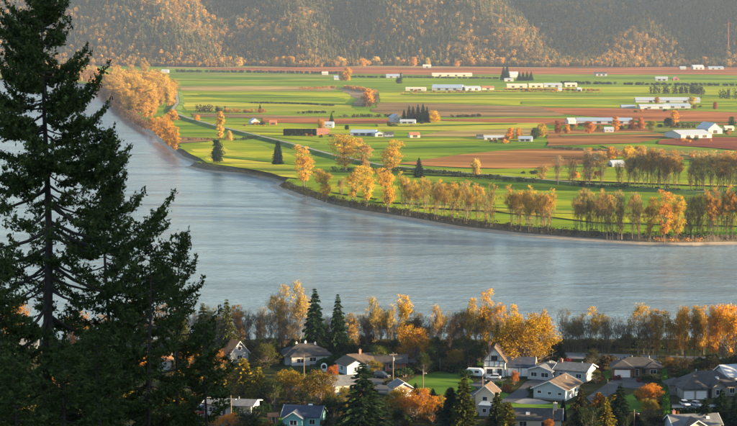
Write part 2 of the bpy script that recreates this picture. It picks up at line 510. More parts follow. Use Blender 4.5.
for i in range(4):
    PT['forest_gold', i] = broadleaf(80 + i, 32, 15, 0.05, 210, 44, 0.36, 0.85, 'feather', 0.05, 0.4, 0.0, 260, BARKP, 0.07, 3)
    PT['poplar', i] = broadleaf(90 + i, 20, 4.6, 0.06, 80, 50, 0.35, 0.55, 'column', 0.0, 0.25, 0.0, 0)
    PT['farround', i] = broadleaf(95 + i, 10, 9, 0.14, 60, 64, 0.32, 0.8, 'round', 0.0, 0.25, 0.0, 0)
PT['big_maple', 0] = broadleaf(99, 15, 21, 0.06, 230, 120, 0.20, 0.85, 'round', 0.0, 0.3, 0.0, 120, None, .04, 5)

ctr = [0]
def tree(kind, p, h, wd=None, col=(0.4, 0.2, 0.02), name='tree', label='', cat='tree', group=None, rz=None):
    ctr[0] += 1
    rnd = random.Random(ctr[0] * 7 + 1)
    ks = [k for k in PT if k[0] == kind]
    tm, cm, H, W = PT[ks[ctr[0] % len(ks)]]
    sz = h / H; sx = (wd / W) if wd else sz
    e = empty(name, p, rnd.uniform(0, 6.28) if rz is None else rz, (sx, sx, sz))
    tag(e, label, cat, group)
    low = kind == 'bush'
    t = bpy.data.objects.new('stem' if low else 'trunk', tm); link(t, e)
    c = bpy.data.objects.new('foliage' if low else 'crown', cm)
    j = rnd.uniform(0.88, 1.12)
    c.color = (col[0] * j, col[1] * j * rnd.uniform(0.93, 1.07), col[2] * j, 1)
    link(c, e)
    return e

def tpx(kind, px, by, ty, wpx=None, z=ZP, **kw):
    p = P(px, by, z); s = scale_at(p)
    if z == ZV: p.z = zn(p.x, p.y)
    return tree(kind, p, (by - ty) / s, wpx / s if wpx else None, **kw)

GOLD = (0.60, 0.36, 0.03); ORNG = (0.54, 0.27, 0.03); PALE = (0.50, 0.34, 0.09); OLIVE = (0.20, 0.18, 0.025)
DKGR = (0.022, 0.045, 0.018); GRN = (0.05, 0.085, 0.02); YGRN = (0.26, 0.22, 0.025); RUST = (0.28, 0.09, 0.03); CRIM = (0.16, 0.02, 0.025)
BROWNL = (0.24, 0.16, 0.05); TANL = (0.46, 0.30, 0.06)

# ------------------------------------------------------------------ setting: river, banks, prairie, near hillside, mountain
def sheet(name, pts, m, z=None, label=None):
    """flat polygon from (x,y) points or vectors"""
    bm = bmesh.new()
    vs = [bm.verts.new((p[0], p[1], z if z is not None else p[2])) for p in pts]
    es = [bm.edges.new((vs[i], vs[(i + 1) % len(vs)])) for i in range(len(vs))]
    bmesh.ops.triangle_fill(bm, use_beauty=True, edges=es)
    bmesh.ops.recalc_face_normals(bm, faces=bm.faces)
    for f in bm.faces:
        if f.normal.z < 0: f.normal_flip()
    me = bpy.data.meshes.new(name); bm.to_mesh(me); bm.free(); me.materials.append(m)
    o = link(bpy.data.objects.new(name, me))
    tag(o, label, None, None, 'structure')
    return o

XB, YB0, YB1 = 5600.0, -850.0, 9300.0
mb = MB(); mb.add([(-XB, YB0, -9), (XB, YB0, -9), (XB, YB1, -9), (-XB, YB1, -9)], [(0, 1, 2, 3)])
tag(mb.build('ground', BED), 'dark valley floor lying under the river and fields', None, None, 'structure')
mb = MB()
mb.add([(-XB, 600, 0), (XB, 600, 0), (XB, 3900, 0), (-XB, 3900, 0)], [(0, 1, 2, 3)])
tag(mb.build('river', water_mat()), 'broad grey-blue river bending between wooded bank and farmland', None, None, 'structure')

# water's edge of the far bank, photo pixels on z = 0
SHORE = [(-900, 77), (-400, 78), (-150, 79.5), (0, 81), (60, 83.5), (90, 88), (99, 95), (110, 102), (121, 114), (132, 124), (146, 132), (156, 141), (168, 152), (176, 158),
         (182, 160), (196, 165.5), (181, 167), (192, 170.5), (204, 172), (225, 174), (245, 175.5), (262, 179), (274, 183), (268, 187), (283, 193), (300, 199), (322, 206), (350, 212),
         (385, 217), (430, 225), (470, 230.5), (510, 235), (560, 239.5), (610, 243), (660, 246), (700, 246), (737, 245), (800, 247), (950, 250), (1300, 252), (2200, 250)]
SH = [P(x, y, 0) for x, y in SHORE]
def refine(pts, step, amp, seed):
    out = []
    for a, b in zip(pts, pts[1:]):
        n = max(1, min(40, int((b - a).length / step)))
        for i in range(n):
            p = a.lerp(b, i / n)
            k = amp * mnoise.noise(Vector((p.x * 0.03, p.y * 0.03, seed)))
            out.append(Vector((p.x + k * 0.5, p.y + k, p.z)))
    out.append(pts[-1].copy())
    return out
SHR = refine(SH, 14, 3.0, 1.7)
def inland(pts, d):
    out = []
    for i, p in enumerate(pts):
        t = (pts[min(i + 2, len(pts) - 1)] - pts[max(i - 2, 0)]); t.z = 0; t.normalize()
        out.append(p + Vector((-t.y, t.x, 0)) * d)
    return out
mid = inland(SHR, 7.0); top = inland(SHR, 11.5)
mb = MB(); n = len(SHR)
mb.add([(p.x, p.y, -1.2) for p in inland(SHR, -5)] + [(p.x, p.y, 0.9 + 0.3 * mnoise.noise(p * 0.05)) for p in mid],
       [(i, i + 1, n + i + 1, n + i) for i in range(n - 1)])
tag(mb.build('mud_beach', MUD, smooth=True), 'pale mud strip along the water of the far bank', None, None, 'structure')
mb = MB()
mb.add([(p.x, p.y, 0.9 + 0.3 * mnoise.noise(p * 0.05)) for p in mid] + [(p.x, p.y, ZP) for p in top], [(i, i + 1, n + i + 1, n + i) for i in range(n - 1)])
tag(mb.build('river_bank', EARTH, smooth=True), 'steep dark earth bank above the mud strip', None, None, 'structure')
land = [(p.x, p.y) for p in top] + [(XB, top[-1].y), (XB, 5200), (-XB, 5200), (-XB, top[0].y)]
sheet('prairie', land, G2, ZP, 'flat green valley farmland across the river')

# near hillside
xs = list(np.concatenate([np.linspace(-XB, -900, 12), np.linspace(-700, -180, 14), np.linspace(-160, 700, 110), np.linspace(800, XB, 14)]))
ys = list(np.concatenate([np.linspace(YB0, -60, 14), np.linspace(-40, 500, 60), np.linspace(512, 760, 62)]))
mb = MB(); nx = len(xs)
mb.add([(x, y, zn(x, y)) for y in ys for x in xs], [(j * nx + i, j * nx + i + 1, (j + 1) * nx + i + 1, (j + 1) * nx + i) for j in range(len(ys) - 1) for i in range(nx - 1)])
tag(mb.build('hillside', VGRND, smooth=True), 'near hillside dropping to the village terrace and riverbank', None, None, 'structure')

# mountain
SPURS = [ # foot (x, d), head (x, d, z), lateral slope
    ((400, -10), (40, 760, 370), 0.46), ((760, 0), (1180, 520, 430), 0.42), ((-350, 20), (-640, 700, 330), 0.42),
    ((-1050, -30), (-1250, 800, 360), 0.40), ((470, -25), (640, 240, 92), 0.36), ((-120, 15), (-210, 700, 260), 0.40), ((1900, 0), (1800, 600, 420), 0.4), ((-2400, 0), (-2500, 800, 400), 0.35)]
YM = 4430.0
def zm(x, y):
    d = y - YM
    h = max(0.0, 0.30 * (d - 170))
    h = 460 * (1 - math.exp(-h / 460)) if h > 0 else 0
    best = h
    for (fx, fd), (hx, hd, hz), k in SPURS:
        ax, ay = hx - fx, hd - fd
        t = ((x - fx) * ax + (d - fd) * ay) / (ax * ax + ay * ay)
        tt = min(1.0, max(0.0, t))
        cx, cy = fx + ax * tt, fd + ay * tt
        dist = math.hypot(x - cx, d - cy)
        q = hz * tt - k * dist
        if q > best - 40:
            u = max(0, 40 - abs(q - best)) / 40
            best = max(best, q) + u * u * 10
    v = Vector((x * 0.006, y * 0.006, 0.5))
    nz = mnoise.noise(v) * 22 + mnoise.noise(v * 2.7) * 9 + mnoise.noise(v * 7) * 3
    return ZP - 1.5 + max(0.0, best + nz * min(1.0, max(0, best) / 40 + 0.02)) 
xs = list(np.concatenate([np.linspace(-XB, -1700, 20), np.linspace(-1600, 1700, 190), np.linspace(1850, XB, 20)]))
ys = list(np.concatenate([np.linspace(4330, 5250, 74), np.linspace(5300, YB1, 24)]))
mb = MB(); nx = len(xs)
mb.add([(x, y, zm(x, y)) for y in ys for x in xs], [(j * nx + i, j * nx + i + 1, (j + 1) * nx + i + 1, (j + 1) * nx + i) for j in range(len(ys) - 1) for i in range(nx - 1)])
tag(mb.build('mountain', FLOORF, smooth=True), 'forested mountainside rising behind the farmland', None, None, 'structure')

def tint_mat():
    m = bpy.data.materials.new('forest'); m.use_nodes = True
    n = m.node_tree; N = n.nodes; L = n.links; N.remove(N['Principled BSDF'])
    a = N.new('ShaderNodeAttribute'); a.attribute_name = 'tint'
    d = N.new('ShaderNodeBsdfDiffuse'); t = N.new('ShaderNodeBsdfTranslucent'); mx = N.new('ShaderNodeMixShader'); mx.inputs[0].default_value = 0.25
    L.new(a.outputs['Color'], d.inputs[0]); L.new(a.outputs['Color'], t.inputs[0])
    L.new(d.outputs[0], mx.inputs[1]); L.new(t.outputs[0], mx.inputs[2]); L.new(mx.outputs[0], N['Material Output'].inputs[0])
    return m
FOREST = tint_mat()
def low_conifer(rng, n=34):
    T = []
    for k in range(n):
        t = (k + rng.uniform()) / n; th = rng.uniform(0, 6.28); l = 0.24 * (1 - t) ** 0.8 * rng.uniform(0.7, 1.25) + 0.015
        d = np.array([math.cos(th), math.sin(th), 0]); s = np.array([-d[1], d[0], 0])
        z = 0.05 + 0.95 * t
        T.append([np.array([0, 0, min(1.0, z + 0.10)]), d * l + s * l * .55 + np.array([0, 0, z - .06]), d * l - s * l * .55 + np.array([0, 0, z - 0.07])])
    return np.array(T)
def low_round(rng, n=64):
    T = []
    for k in range(n):
        p = rand_dirs(rng, 1)[0] * rng.uniform(0.4, 1) ** .5 * np.array([0.30, 0.30, 0.38]) + np.array([0, 0, 0.60])
        e = rng.normal(size=(3, 3)) * np.array([0.07, 0.07, 0.08])
        T.append(p + e)
    for k in range(4):
        a = k * 1.6; d = np.array([math.cos(a), math.sin(a), 0]) * .03
        T.append(np.array([d, -d, np.array([0, 0, 0.7])]))
    return np.array(T)
def forest(name, spots, label, seed):
    """spots: (x, y, z, height, round?, colour)"""
    rng = np.random.default_rng(seed)
    pc = [low_conifer(rng) for _ in range(4)]; pr = [low_round(rng) for _ in range(4)]
    VV = []; CC = []
    for i, (x, y, z, h, rd, c) in enumerate(spots):
        t = (pr if rd else pc)[i % 4]
        a = rng.uniform(0, 6.28); ca, sa = math.cos(a) * h, math.sin(a) * h
        m = np.array([[ca, sa, 0], [-sa, ca, 0], [0, 0, h]])
        VV.append((t.reshape(-1, 3) @ m + np.array([x, y, z - 0.3])))
        k = len(t)
        CC.append(np.clip(np.array([c])[0] * rng.uniform(0.65, 1.35, k)[:, None], 0, 1))
    v = np.concatenate(VV); c = np.concatenate(CC); nf = len(v) // 3
    me = mesh_np(name, v, np.arange(nf * 3).reshape(nf, 3), FOREST, None, np.concatenate([c, np.ones((nf, 1))], 1))
    o = link(bpy.data.objects.new(name, me))
    tag(o, label, 'forest', None, 'stuff')
    return o
rng = np.random.default_rng(5)
spots = []
def nz2(x, y, s, o): return mnoise.noise(Vector((x * s, y * s, o)))
for k in range(28500):
    x = rng.uniform(-1350, 1450); d = rng.uniform(0, 1) ** 1.35 * 800 - 60; y = YM + d
    z = zm(x, y)
    if z < ZP - 0.4: continue
    hz = z
    q = nz2(x, y, 0.006, 9.1) + 0.6 * nz2(x, y, 0.02, 4.4) + 0.25 * rng.normal()
    bias = 0.17 + 0.32 * sstep(60, 8, hz) + 0.25 * math.exp(-((x - 230) / 150) ** 2 - ((hz - 55) / 40) ** 2) + 0.28 * math.exp(-((x - 560) / 130) ** 2 - ((hz - 40) / 35) ** 2) + 0.2 * sstep(-150, -600, x) - 0.25 * sstep(600, 900, x)
    if q + bias > 0.32:
        c = np.array([0.38, 0.20, 0.03]) * rng.uniform(0.6, 1.25)
        if rng.uniform() < 0.4: c = np.array([0.20, 0.145, 0.05])
        spots.append((x, y, z, rng.uniform(7, 14), True, c))
    else:
        c = np.array([0.072, 0.072, 0.026]) * rng.uniform(0.6, 1.5) if rng.uniform() < 0.75 else np.array([0.13, 0.105, 0.035])
        spots.append((x, y, z, rng.uniform(9, 20), False, c))
forest('mountain_forest', spots, 'dense autumn forest of conifers and orange broadleaf trees covering the mountainside', 3)
# unseen woods added right of the view to shade the firs and village
spots = []
for k in range(1500):
    x = rng.uniform(70, 700); y = rng.uniform(-60, 620)
    if x < 0.24 * y + 62: continue
    if y > 400: continue
    spots.append((x, y, zn(x, y), rng.uniform(14, 26), rng.uniform() < 0.25, np.array([0.03, 0.05, 0.02]) * rng.uniform(0.7, 1.4)))
for k in range(70):                      # unseen trees added just outside the frame to shade the village
    y = rng.uniform(505, 615); x = rng.uniform(0.19 * y + 14, 0.19 * y + 95)
    spots.append((x, y, zn(x, y), rng.uniform(13, 21), rng.uniform() < 0.4, np.array([0.05, 0.06, 0.02]) * rng.uniform(0.7, 1.4)))
forest('unseen_shade_forest', spots, 'unseen wood added right of the view to shade the firs and village', 4)

# ------------------------------------------------------------------ fields (photo pixels on the prairie)
fz = [0]
def field(m, pts, label, name='field', wob=0.0):
    fz[0] += 1
    z = ZP + 0.02 * fz[0]
    w_ = [Q(x, y) for x, y in pts]
    out = []
    for i, a in enumerate(w_):
        b = w_[(i + 1) % len(w_)]
        n = max(1, min(36, int((b - a).length / 25)))
        for k in range(n):
            p = a.lerp(b, k / n)
            q = (3.0 + .8 * wob) * mnoise.noise(Vector((p.x * 0.02, p.y * 0.02, fz[0] * 3.1))); dd = p.y / 1700.0
            q2 = (7 + 2 * wob) * dd * dd * mnoise.noise(Vector((p.x * 0.007, p.y * 0.004, fz[0] * 1.7)))
            out.append((p.x + q, p.y + q + q2))
    return sheet(name, out, m, z, label)

field(TAN, [(165, 66.6), (800, 65.2), (800, 68), (165, 68.4)], 'thin tan strip at the mountain foot', wob=3)
field(RED, [(195, 68), (330, 67.2), (500, 67.5), (737, 66.5), (900, 66.5), (900, 76), (737, 75.5), (640, 74.5), (520, 74), (420, 74.5), (335, 73.5), (260, 71.5)], 'long red berry field along the mountain foot', wob=3)
field(G4, [(535, 64.6), (640, 64.9), (640, 66.4), (530, 66.6)], 'pale clearing at the foot of the mountain spur', wob=3)
field(G4, [(170, 73), (340, 75), (340, 77), (170, 75.5)], 'rough grass strip beside the far farm road', wob=2)
field(G2, [(170, 75.6), (340, 77.2), (505, 80), (505, 86), (400, 88), (335, 86), (170, 85)], 'deep green field before the far farm road')
field(G2, [(520, 75), (900, 77), (900, 84), (610, 86), (530, 82)], 'deep green field behind the cluster of far barns')
field(TAN, [(178, 86.2), (300, 86.8), (345, 87.5), (330, 91), (250, 91), (182, 90.5)], 'tan stubble strip between two green fields', wob=4)
field(G1, [(172, 91.5), (345, 92), (352, 96), (345, 103.5), (250, 101.5), (172, 99)], 'wavy bright green field by the wooded river corner')
field(G2, [(196, 93), (260, 94), (345, 99), (345, 103), (270, 101), (215, 98)], 'darker green sweep across the wavy green field', wob=6)
field(G3, [(178, 100), (260, 103.5), (350, 105.5), (355, 111), (290, 112), (185, 110)], 'yellow-green meadow beyond the dike road', wob=3)
field(MARSH, [(340, 88.5), (362, 88), (376, 93), (378, 101), (366, 107), (352, 106), (357, 99), (345, 93)], 'grey-brown marshy slough winding between fields', wob=5)
field(G1, [(378, 89.5), (500, 88), (640, 86.5), (900, 84.5), (900, 110), (735, 112), (640, 108), (540, 106), (450, 103), (380, 102)], 'wide bright green field below the far barns')
field(G3, [(390, 96), (520, 96.5), (690, 97.5), (690, 99), (520, 99.5), (390, 98.5)], 'yellow-green band across the wide green field', wob=4)
field(BRN, [(378, 103), (450, 104), (540, 107), (575, 111), (560, 116), (470, 117), (400, 116.5), (372, 111)], 'plain brown ploughed field before the green one', wob=3)
field(RED, [(540, 108), (640, 109), (735, 113), (900, 114), (900, 128), (735, 125.5), (650, 122), (560, 114)], 'broad red berry field below the long white greenhouse')
field(BRN, [(192, 113), (262, 115), (330, 117), (330, 119.5), (255, 118.5), (195, 116.5)], 'narrow brown strip behind the white barn', wob=2)
field(RED, [(262, 118.5), (330, 119), (400, 119), (400, 123.5), (330, 124), (262, 122.5)], 'red strip beside the white barn and the brick house')
field(RED, [(430, 120), (520, 118), (580, 118.5), (660, 125), (560, 125), (470, 122)], 'red berry strip before the long barn with white end')
field(G1, [(196, 119), (262, 124), (330, 126), (380, 127), (385, 138), (330, 143), (262, 136), (205, 123)], 'green field between the dike road and the white barn')
field(G3, [(376, 124.5), (440, 121.5), (540, 123.5), (545, 128), (460, 131), (380, 130)], 'striped yellow-green field beside the dark conifer clump')
field(TAN, [(440, 131.5), (540, 128), (548, 135), (470, 137), (415, 137)], 'tan patch behind the white yard buildings', wob=2)
field(G2, [(330, 139), (400, 138), (545, 138), (548, 143), (500, 149), (410, 161), (340, 160), (300, 150)], 'large green field behind the golden bank trees')
field(RBN, [(545, 131), (680, 127), (690, 132), (640, 143), (548, 146)], 'brown-red berry field before the long barn')
field(REDD, [(660, 140), (700, 137), (900, 140), (900, 154), (737, 150), (660, 144)], 'dark red berry rows in front of the big white barn')
field(G4, [(640, 127), (680, 126), (737, 127), (900, 129), (900, 138), (700, 136), (670, 138)], 'rough green yard round the big white barn')
field(RBN, [(398, 164), (460, 155), (520, 150), (600, 149), (640, 153), (590, 164), (520, 169.5), (470, 168), (420, 166)], 'brown-red berry wedge behind the bank trees', wob=2)
field(G4, [(600, 146), (737, 151), (900, 155), (900, 166), (737, 163), (640, 156)], 'scrubby yellow-green field right of the berry wedge', wob=4)
field(G1, [(385, 168), (470, 170), (590, 168), (737, 166), (900, 169), (900, 190), (737, 187), (600, 181), (470, 175), (385, 170)], 'bright green strip behind the drainage hedge')
field(G1, [(180, 148), (215, 141), (260, 146), (300, 158), (312, 172), (300, 180), (255, 170), (205, 164)], 'bright green riverside meadow beside the dike')
field(G3, [(190, 150), (225, 148), (262, 160), (300, 172), (295, 180), (255, 169), (212, 162)], 'yellow-green patch in the riverside meadow', wob=6)
field(G1, [(320, 180), (400, 187), (500, 196), (600, 205), (737, 214), (900, 220), (900, 229), (737, 226), (600, 223), (500, 214), (400, 203), (330, 193)], 'bright strip of the meadow behind the bank trees', wob=5)
field(BRN, [(176, 137), (212, 138.5), (212, 141), (182, 144)], 'brown earth strip beside the orange bank trees', wob=1)

for m_, x0, x1, y0, y1, sl_, lab in (
        (G3, 172, 330, 79.5, 81, .004, 'pale mown strip across the deep green field'), (G2, 190, 340, 95.5, 97, .006, 'deeper green strip in the wavy field'), 
        (G3, 380, 520, 91.2, 92.4, 0, 'pale strip below the far barn cluster'), (G2, 400, 737, 93.5, 95.2, .004, 'deeper green strip across the wide field'), (G2, 520, 737, 101, 104, .006, 'dark green strip on the wide field'), 
          (G4, 640, 737, 121.5, 123, .01, 'grassy strip across the broad berry field'), (G2, 390, 520, 126, 127.3, -.012, 'deeper strip on the striped field'),
        (G3, 215, 370, 129, 131, .035, 'pale strip behind the dike road'), (G3, 360, 530, 141, 143.5, -.01, 'yellow strip on the large green field'), (G2, 350, 480, 147, 149.5, -.02, 'darker strip on the large green field'), (G4, 560, 660, 136, 138, -.03, 'grassy strip through the brown-red berry field'),
         (G3, 400, 737, 173, 175, .035, 'yellow strip behind the drainage hedge'), (G2, 380, 737, 200, 203, .05, 'darker strip of the meadow behind the bank trees'), (G3, 420, 737, 206, 209, .045, 'yellow strip of the meadow behind the bank trees'), (G2, 225, 300, 156, 159, .1, 'darker strip in the riverside meadow')):
    e_ = lambda x, y: (x, y + sl_ * (x - x0))
    field(m_, [e_(x0, y0 + .3), e_((x0 + x1) / 2, y0), e_(x1, y0 + .2), e_(x1, y1 - .2), e_((x0 + x1) / 2, y1), e_(x0, y1 - .3)], lab, wob=5)

# dike: a low grassy ridge with a pale road on its crest
def ribbon(name, pts, wid, m, zoff, label, zf=None, up=None):
    w_ = [Q(x, y) if zf is None else zf(x, y) for x, y in pts]
    fine = refine(w_, 15, 0.0, 0)
    L_ = inland(fine, wid / 2); R_ = inland(fine, -wid / 2)
    mb = MB(); n = len(fine)
    mb.add([(p.x, p.y, p.z + zoff) for p in R_] + [(p.x, p.y, p.z + zoff) for p in L_], [(i, i + 1, n + i + 1, n + i) for i in range(n - 1)])
    return tag(mb.build(name, m), label, None, None, 'structure')
DK = [(176, 92), (178, 104), (173, 110), (176, 115), (190, 120), (215, 127), (245, 134), (290, 145), (330, 156), (380, 167), (440, 173), (520, 180), (600, 187), (700, 194), (820, 201), (1000, 208)]
dk = refine([Q(x, y) for x, y in DK], 15, 0.0, 0)
prof = [(-11, -0.6), (-2.8, 1.7), (2.8, 1.7), (11, -0.6)]
mb = MB(); n = len(dk)
rows = [[(p.x, p.y, ZP + 0.1 + h) for p in inland(dk, o)] for o, h in prof]
for a, b in zip(rows, rows[1:]):
    mb.add(a + b, [(i, i + 1, n + i + 1, n + i) for i in range(n - 1)])
tag(mb.build('dike', DITCH), 'low grassy dike curving between the riverside meadow and the fields', None, None, 'structure')
ribbon('dike_road', DK, 3.6, GRAVEL, 1.84, 'pale gravel road along the top of the dike')
ribbon('farm_road', [(165, 72.3), (340, 74.2), (500, 76), (640, 78), (900, 81)], 11, ASPH, 0.9, 'grey road crossing the far fields')
ribbon('farm_road', [(548, 147), (640, 153.5), (737, 160), (950, 168)], 6, ASPH, 0.9, 'grey lane beside the scrubby field')

# hedgerows and ditch brush: each one row of shrubs
def hedgerow(pts, hpx, wid, col, label, dens=1.0, leaf=0.6, gap=0.0, zf=Q, name='hedgerow'):
    rng = np.random.default_rng(int(pts[0][0] * 31 + pts[0][1] * 7))
    w_ = [zf(x, y) for x, y in pts]
    C = []; CR = []
    for a, b in zip(w_, w_[1:]):
        L_ = (b - a).length; n = max(2, int(L_ / 2.2))
        for k in range(n):
            p = a.lerp(b, (k + rng.uniform()) / n)
            if nz2(p.x, p.y, 0.02, 7.7) < -0.5 + gap: continue
            h = hpx / scale_at(p) * rng.uniform(0.6, 1.15)
            m = min(90, max(10, int(56 * dens * (h / 3))))
            c = np.array([p.x + rng.normal() * wid * .25, p.y + rng.normal() * wid * .25, p.z])
            q = c + rng.normal(size=(m, 3)) * np.array([1.1, 1.1, 0]) + np.stack([np.zeros(m), np.zeros(m), rng.uniform(0.02, 1, m) ** .8 * h], 1)
            C.append(q); CR.append(np.full(m, rng.uniform()))
    C = np.concatenate(C); CR = np.concatenate(CR)
    o0 = np.array(w_[0]); 
    v, f, r1, r2 = leaf_quads(rng, C - o0, leaf * .68, crnd=CR, aspect=.75)
    o = bpy.data.objects.new(name, mesh_np(name, v, f, LEAF, {'rnd': r1, 'rnd2': r2}))
    o.location = w_[0]; o.color = (*col, 1); link(o)
    return tag(o, label, 'hedge', None, 'stuff')
HD = (0.035, 0.04, 0.02); HB = (0.12, 0.075, 0.035); HO = (0.38, 0.19, 0.05)
hedgerow([(384, 171.5), (440, 175), (520, 182), (600, 188), (690, 193), (780, 199)], 5, 7, HD, 'long dark drainage hedge behind the riverbank trees')
hedgerow([(335, 171), (384, 172.5)], 4, 6, HD, 'dark scrub at the foot of the golden tree pair')
hedgerow([(175, 72), (250, 72.7), (340, 74)], 2.5, 10, (0.08, 0.06, 0.04), 'brown roadside hedge left of the far orange tree', leaf=1.0)
hedgerow([(350, 77.4), (420, 78), (505, 79)], 1.8, 10, (0.06, 0.06, 0.035), 'low dark hedge along the far road, before the tan barn', leaf=1.0)
hedgerow([(560, 83.5), (640, 85), (740, 86)], 2.5, 10, HD, 'low dark hedge behind the wide green field', leaf=1.0)
hedgerow([(645, 94.5), (690, 93.5), (702, 95)], 8, 10, (0.025, 0.03, 0.018), 'tall dark hedge behind the long white greenhouse', 1.6, 0.9)
hedgerow([(702, 98.5), (745, 99.5)], 10, 12, (0.025, 0.03, 0.018), 'tall dark shelterbelt right of the long white greenhouse', 1.6, 0.9)
hedgerow([(250, 103), (300, 104), (335, 106)], 1.6, 6, HD, 'thin dark hedge across the yellow-green meadow', leaf=.8)
hedgerow([(196, 112), (224, 112.5)], 7, 16, (0.07, 0.05, 0.03), 'brown thicket beside the dike bend', 1.2, .8)
hedgerow([(224, 112.5), (262, 113)], 4, 10, HO, 'orange brush right of the brown thicket', 1.0, .8)
hedgerow([(300, 113.5), (330, 113)], 2.5, 8, HD, 'dark scrub behind the brick house', leaf=.8)
hedgerow([(343, 117.5), (372, 117), (396, 117)], 3, 8, (0.07, 0.055, 0.03), 'brown scrub leading to the dark conifer clump', leaf=.8)
hedgerow([(345, 88), (360, 90), (374, 93)], 3, 10, HO, 'orange brush along the top of the marshy slough', 1, .9)
hedgerow([(366, 107), (372, 103), (374, 98)], 4, 9, HB, 'brown brush on the bend of the marshy slough', 1, .9)
hedgerow([(300, 89.5), (335, 88)], 2.2, 9, HO, 'orange brush at the end of the stubble strip', 1, .9)
hedgerow([(184, 141), (212, 140.5), (238, 140)], 3, 6, (0.13, 0.08, 0.03), 'brown hedge below the golden poplar', 1, .6)
hedgerow([(240, 140.5), (262, 137.5)], 3, 5, HD, 'dark scrub right of the small orange tree', 1, .6)
hedgerow([(600, 157), (640, 152), (690, 156), (737, 160)], 5, 14, HO, 'orange brush along the grey lane', .8, .55, 0.2)
hedgerow([(552, 149), (600, 152)], 3, 8, (0.06, 0.06, 0.02), 'dark weeds at the corner of the grey lane', 1, .6)
hedgerow([(655, 128), (700, 128.5)], 5, 8, (0.07, 0.06, 0.03), 'dark shrubs left of the big white barn', 1, .7)
hedgerow([(455, 117.5), (482, 116.5)], 2.5, 8, HD, 'dark scrub on the edge of the brown ploughed field', 1, .8)
hedgerow([(505, 90), (600, 91)], 2.2, 10, HO, 'orange garden brush before the row of far white sheds', 1, 1.0)
hedgerow([(400, 94), (500, 92), (600, 93)], 1.6, 8, (0.30, 0.22, 0.06), 'row of pale young trees across the wide green field', .6, .9)
# brush on the far bank
hedgerow([(196, 163.5), (230, 171), (262, 176)], 2.5, 4, (0.05, 0.045, 0.03), 'dark turf edge of the riverside meadow', 1, .4, -.2)
hedgerow([(283, 187), (322, 200), (385, 211), (430, 219)], 6, 8, (0.045, 0.045, 0.022), 'dark brush on the bank under the golden trees', 1.0, .5, -.2)
hedgerow([(430, 219), (510, 229), (560, 233.5), (610, 237)], 6.5, 8, (0.05, 0.045, 0.025), 'dark brush on the bank under the sparse tree row', 1.0, .5, -.2)
hedgerow([(610, 237), (660, 239), (700, 239), (780, 240)], 7, 8, (0.05, 0.045, 0.025), 'dark brush on the bank under the big gold trees', 1.0, .5, -.2)
hedgerow([(655, 241), (680, 242), (696, 242)], 4, 6, (0.5, 0.22, 0.05), 'orange brush at the water below the gold trees', 1.0, .45, -.4)
hedgerow([(98, 92), (120, 111), (134, 121), (148, 130)], 8, 10, (0.16, 0.09, 0.05), 'brown brush under the wooded river corner', 1, .7, -.3)

# ------------------------------------------------------------------ trees of the far side
rn = random.Random(11)
def T(kind, px, by, ty, wpx, col, label, name='autumn_tree', group=None, cat='tree'):
    return tpx(kind, px, by, ty, wpx, name=name, label=label, group=group, cat=cat, col=col)
T('cotton_gold', 305, 187.5, 145, 27, GOLD, 'tall narrow golden tree standing alone at the meadow corner on the bank')
T('cotton_gold', 327, 202, 169, 25, GOLD, 'short-stemmed golden tree with a round head right of the tall narrow one')
T('cotton_top', 341, 200, 177, 9, PALE, 'thin pale sapling between two golden bank trees')
T('cotton_gold', 354, 203, 166, 23, GOLD, 'left of a touching pair of golden bank trees')
T('cotton_gold', 366, 206, 166, 23, GOLD, 'right of a touching pair of golden bank trees')
T('cotton_gold', 391, 211, 168, 29, GOLD, 'broad golden tree at the start of the sparse bank row')
T('cotton_gold', 345, 172, 134, 38, GOLD, 'broad golden tree on the dike beside the dark scrub')
T('cotton_gold', 364, 171, 138, 22, PALE, 'pale narrow golden tree beside the broad one on the dike')
T('cotton_gold', 387, 173, 140, 32, GOLD, 'golden tree with a bare lower trunk alone on the dike')
T('cedar', 278, 165, 140, 12, DKGR, 'dark teardrop conifer standing alone in the riverside meadow', 'conifer_tree')
T('farround', 217.5, 164, 140.5, 14, DKGR, 'dark round-headed tree on the edge of the riverside meadow', 'leafy_tree')
T('spruce', 419, 177.5, 157, 13, DKGR, 'small dark conifer beside the drainage hedge', 'conifer_tree')
T('farround', 476, 177, 159, 10, PALE, 'small pale orange tree alone beside the drainage hedge')
T('cotton_gold', 541, 182, 164, 18, PALE, 'leaning sparse orange tree at the drainage hedge')
T('poplar', 220, 139, 112, 7.5, (0.50, 0.34, 0.05), 'slim golden poplar rising beside the dike', 'poplar_tree')
T('farround', 229.5, 142, 131, 7, PALE, 'small orange tree at the foot of the golden poplar')
T('farround', 173, 121.5, 110, 12, ORNG, 'small orange tree inside the dike bend')
T('farround', 197, 122, 115, 7, ORNG, 'tiny orange tree just beyond the dike bend')
g = 'golden-topped trees in the sparse bank row'
for x in (404, 411, 417, 424, 431, 438, 444, 451, 458, 464, 471, 478, 484, 491):
    by = interp([(400, 214), (495, 227)], x)
    k = 'cotton_top' if rn.random() < .8 else 'cotton_bare'
    T(k, x + rn.uniform(-1.5, 1.5), by, by - rn.uniform(36, 43), rn.uniform(13, 18), GOLD, 'slender golden-topped tree in the sparse row on the far bank', group=g)
g = 'golden-topped trees in the clump of the bank row'
for x in (514, 520, 526, 532, 538, 544, 550):
    by = interp([(512, 229.5), (555, 234)], x)
    T('cotton_top', x + rn.uniform(-1, 1), by, by - rn.uniform(40, 47), rn.uniform(14, 19), GOLD, 'slender golden-topped tree in the separate clump on the far bank', group=g)
g = 'thin trees with small gold tips on the bank'
for x in (576, 581, 586, 591, 596, 601):
    T('cotton_top', x, 236.5, 190 + rn.uniform(-3, 4), 12, PALE, 'very thin straight tree with a small gold tip on the far bank', group=g)
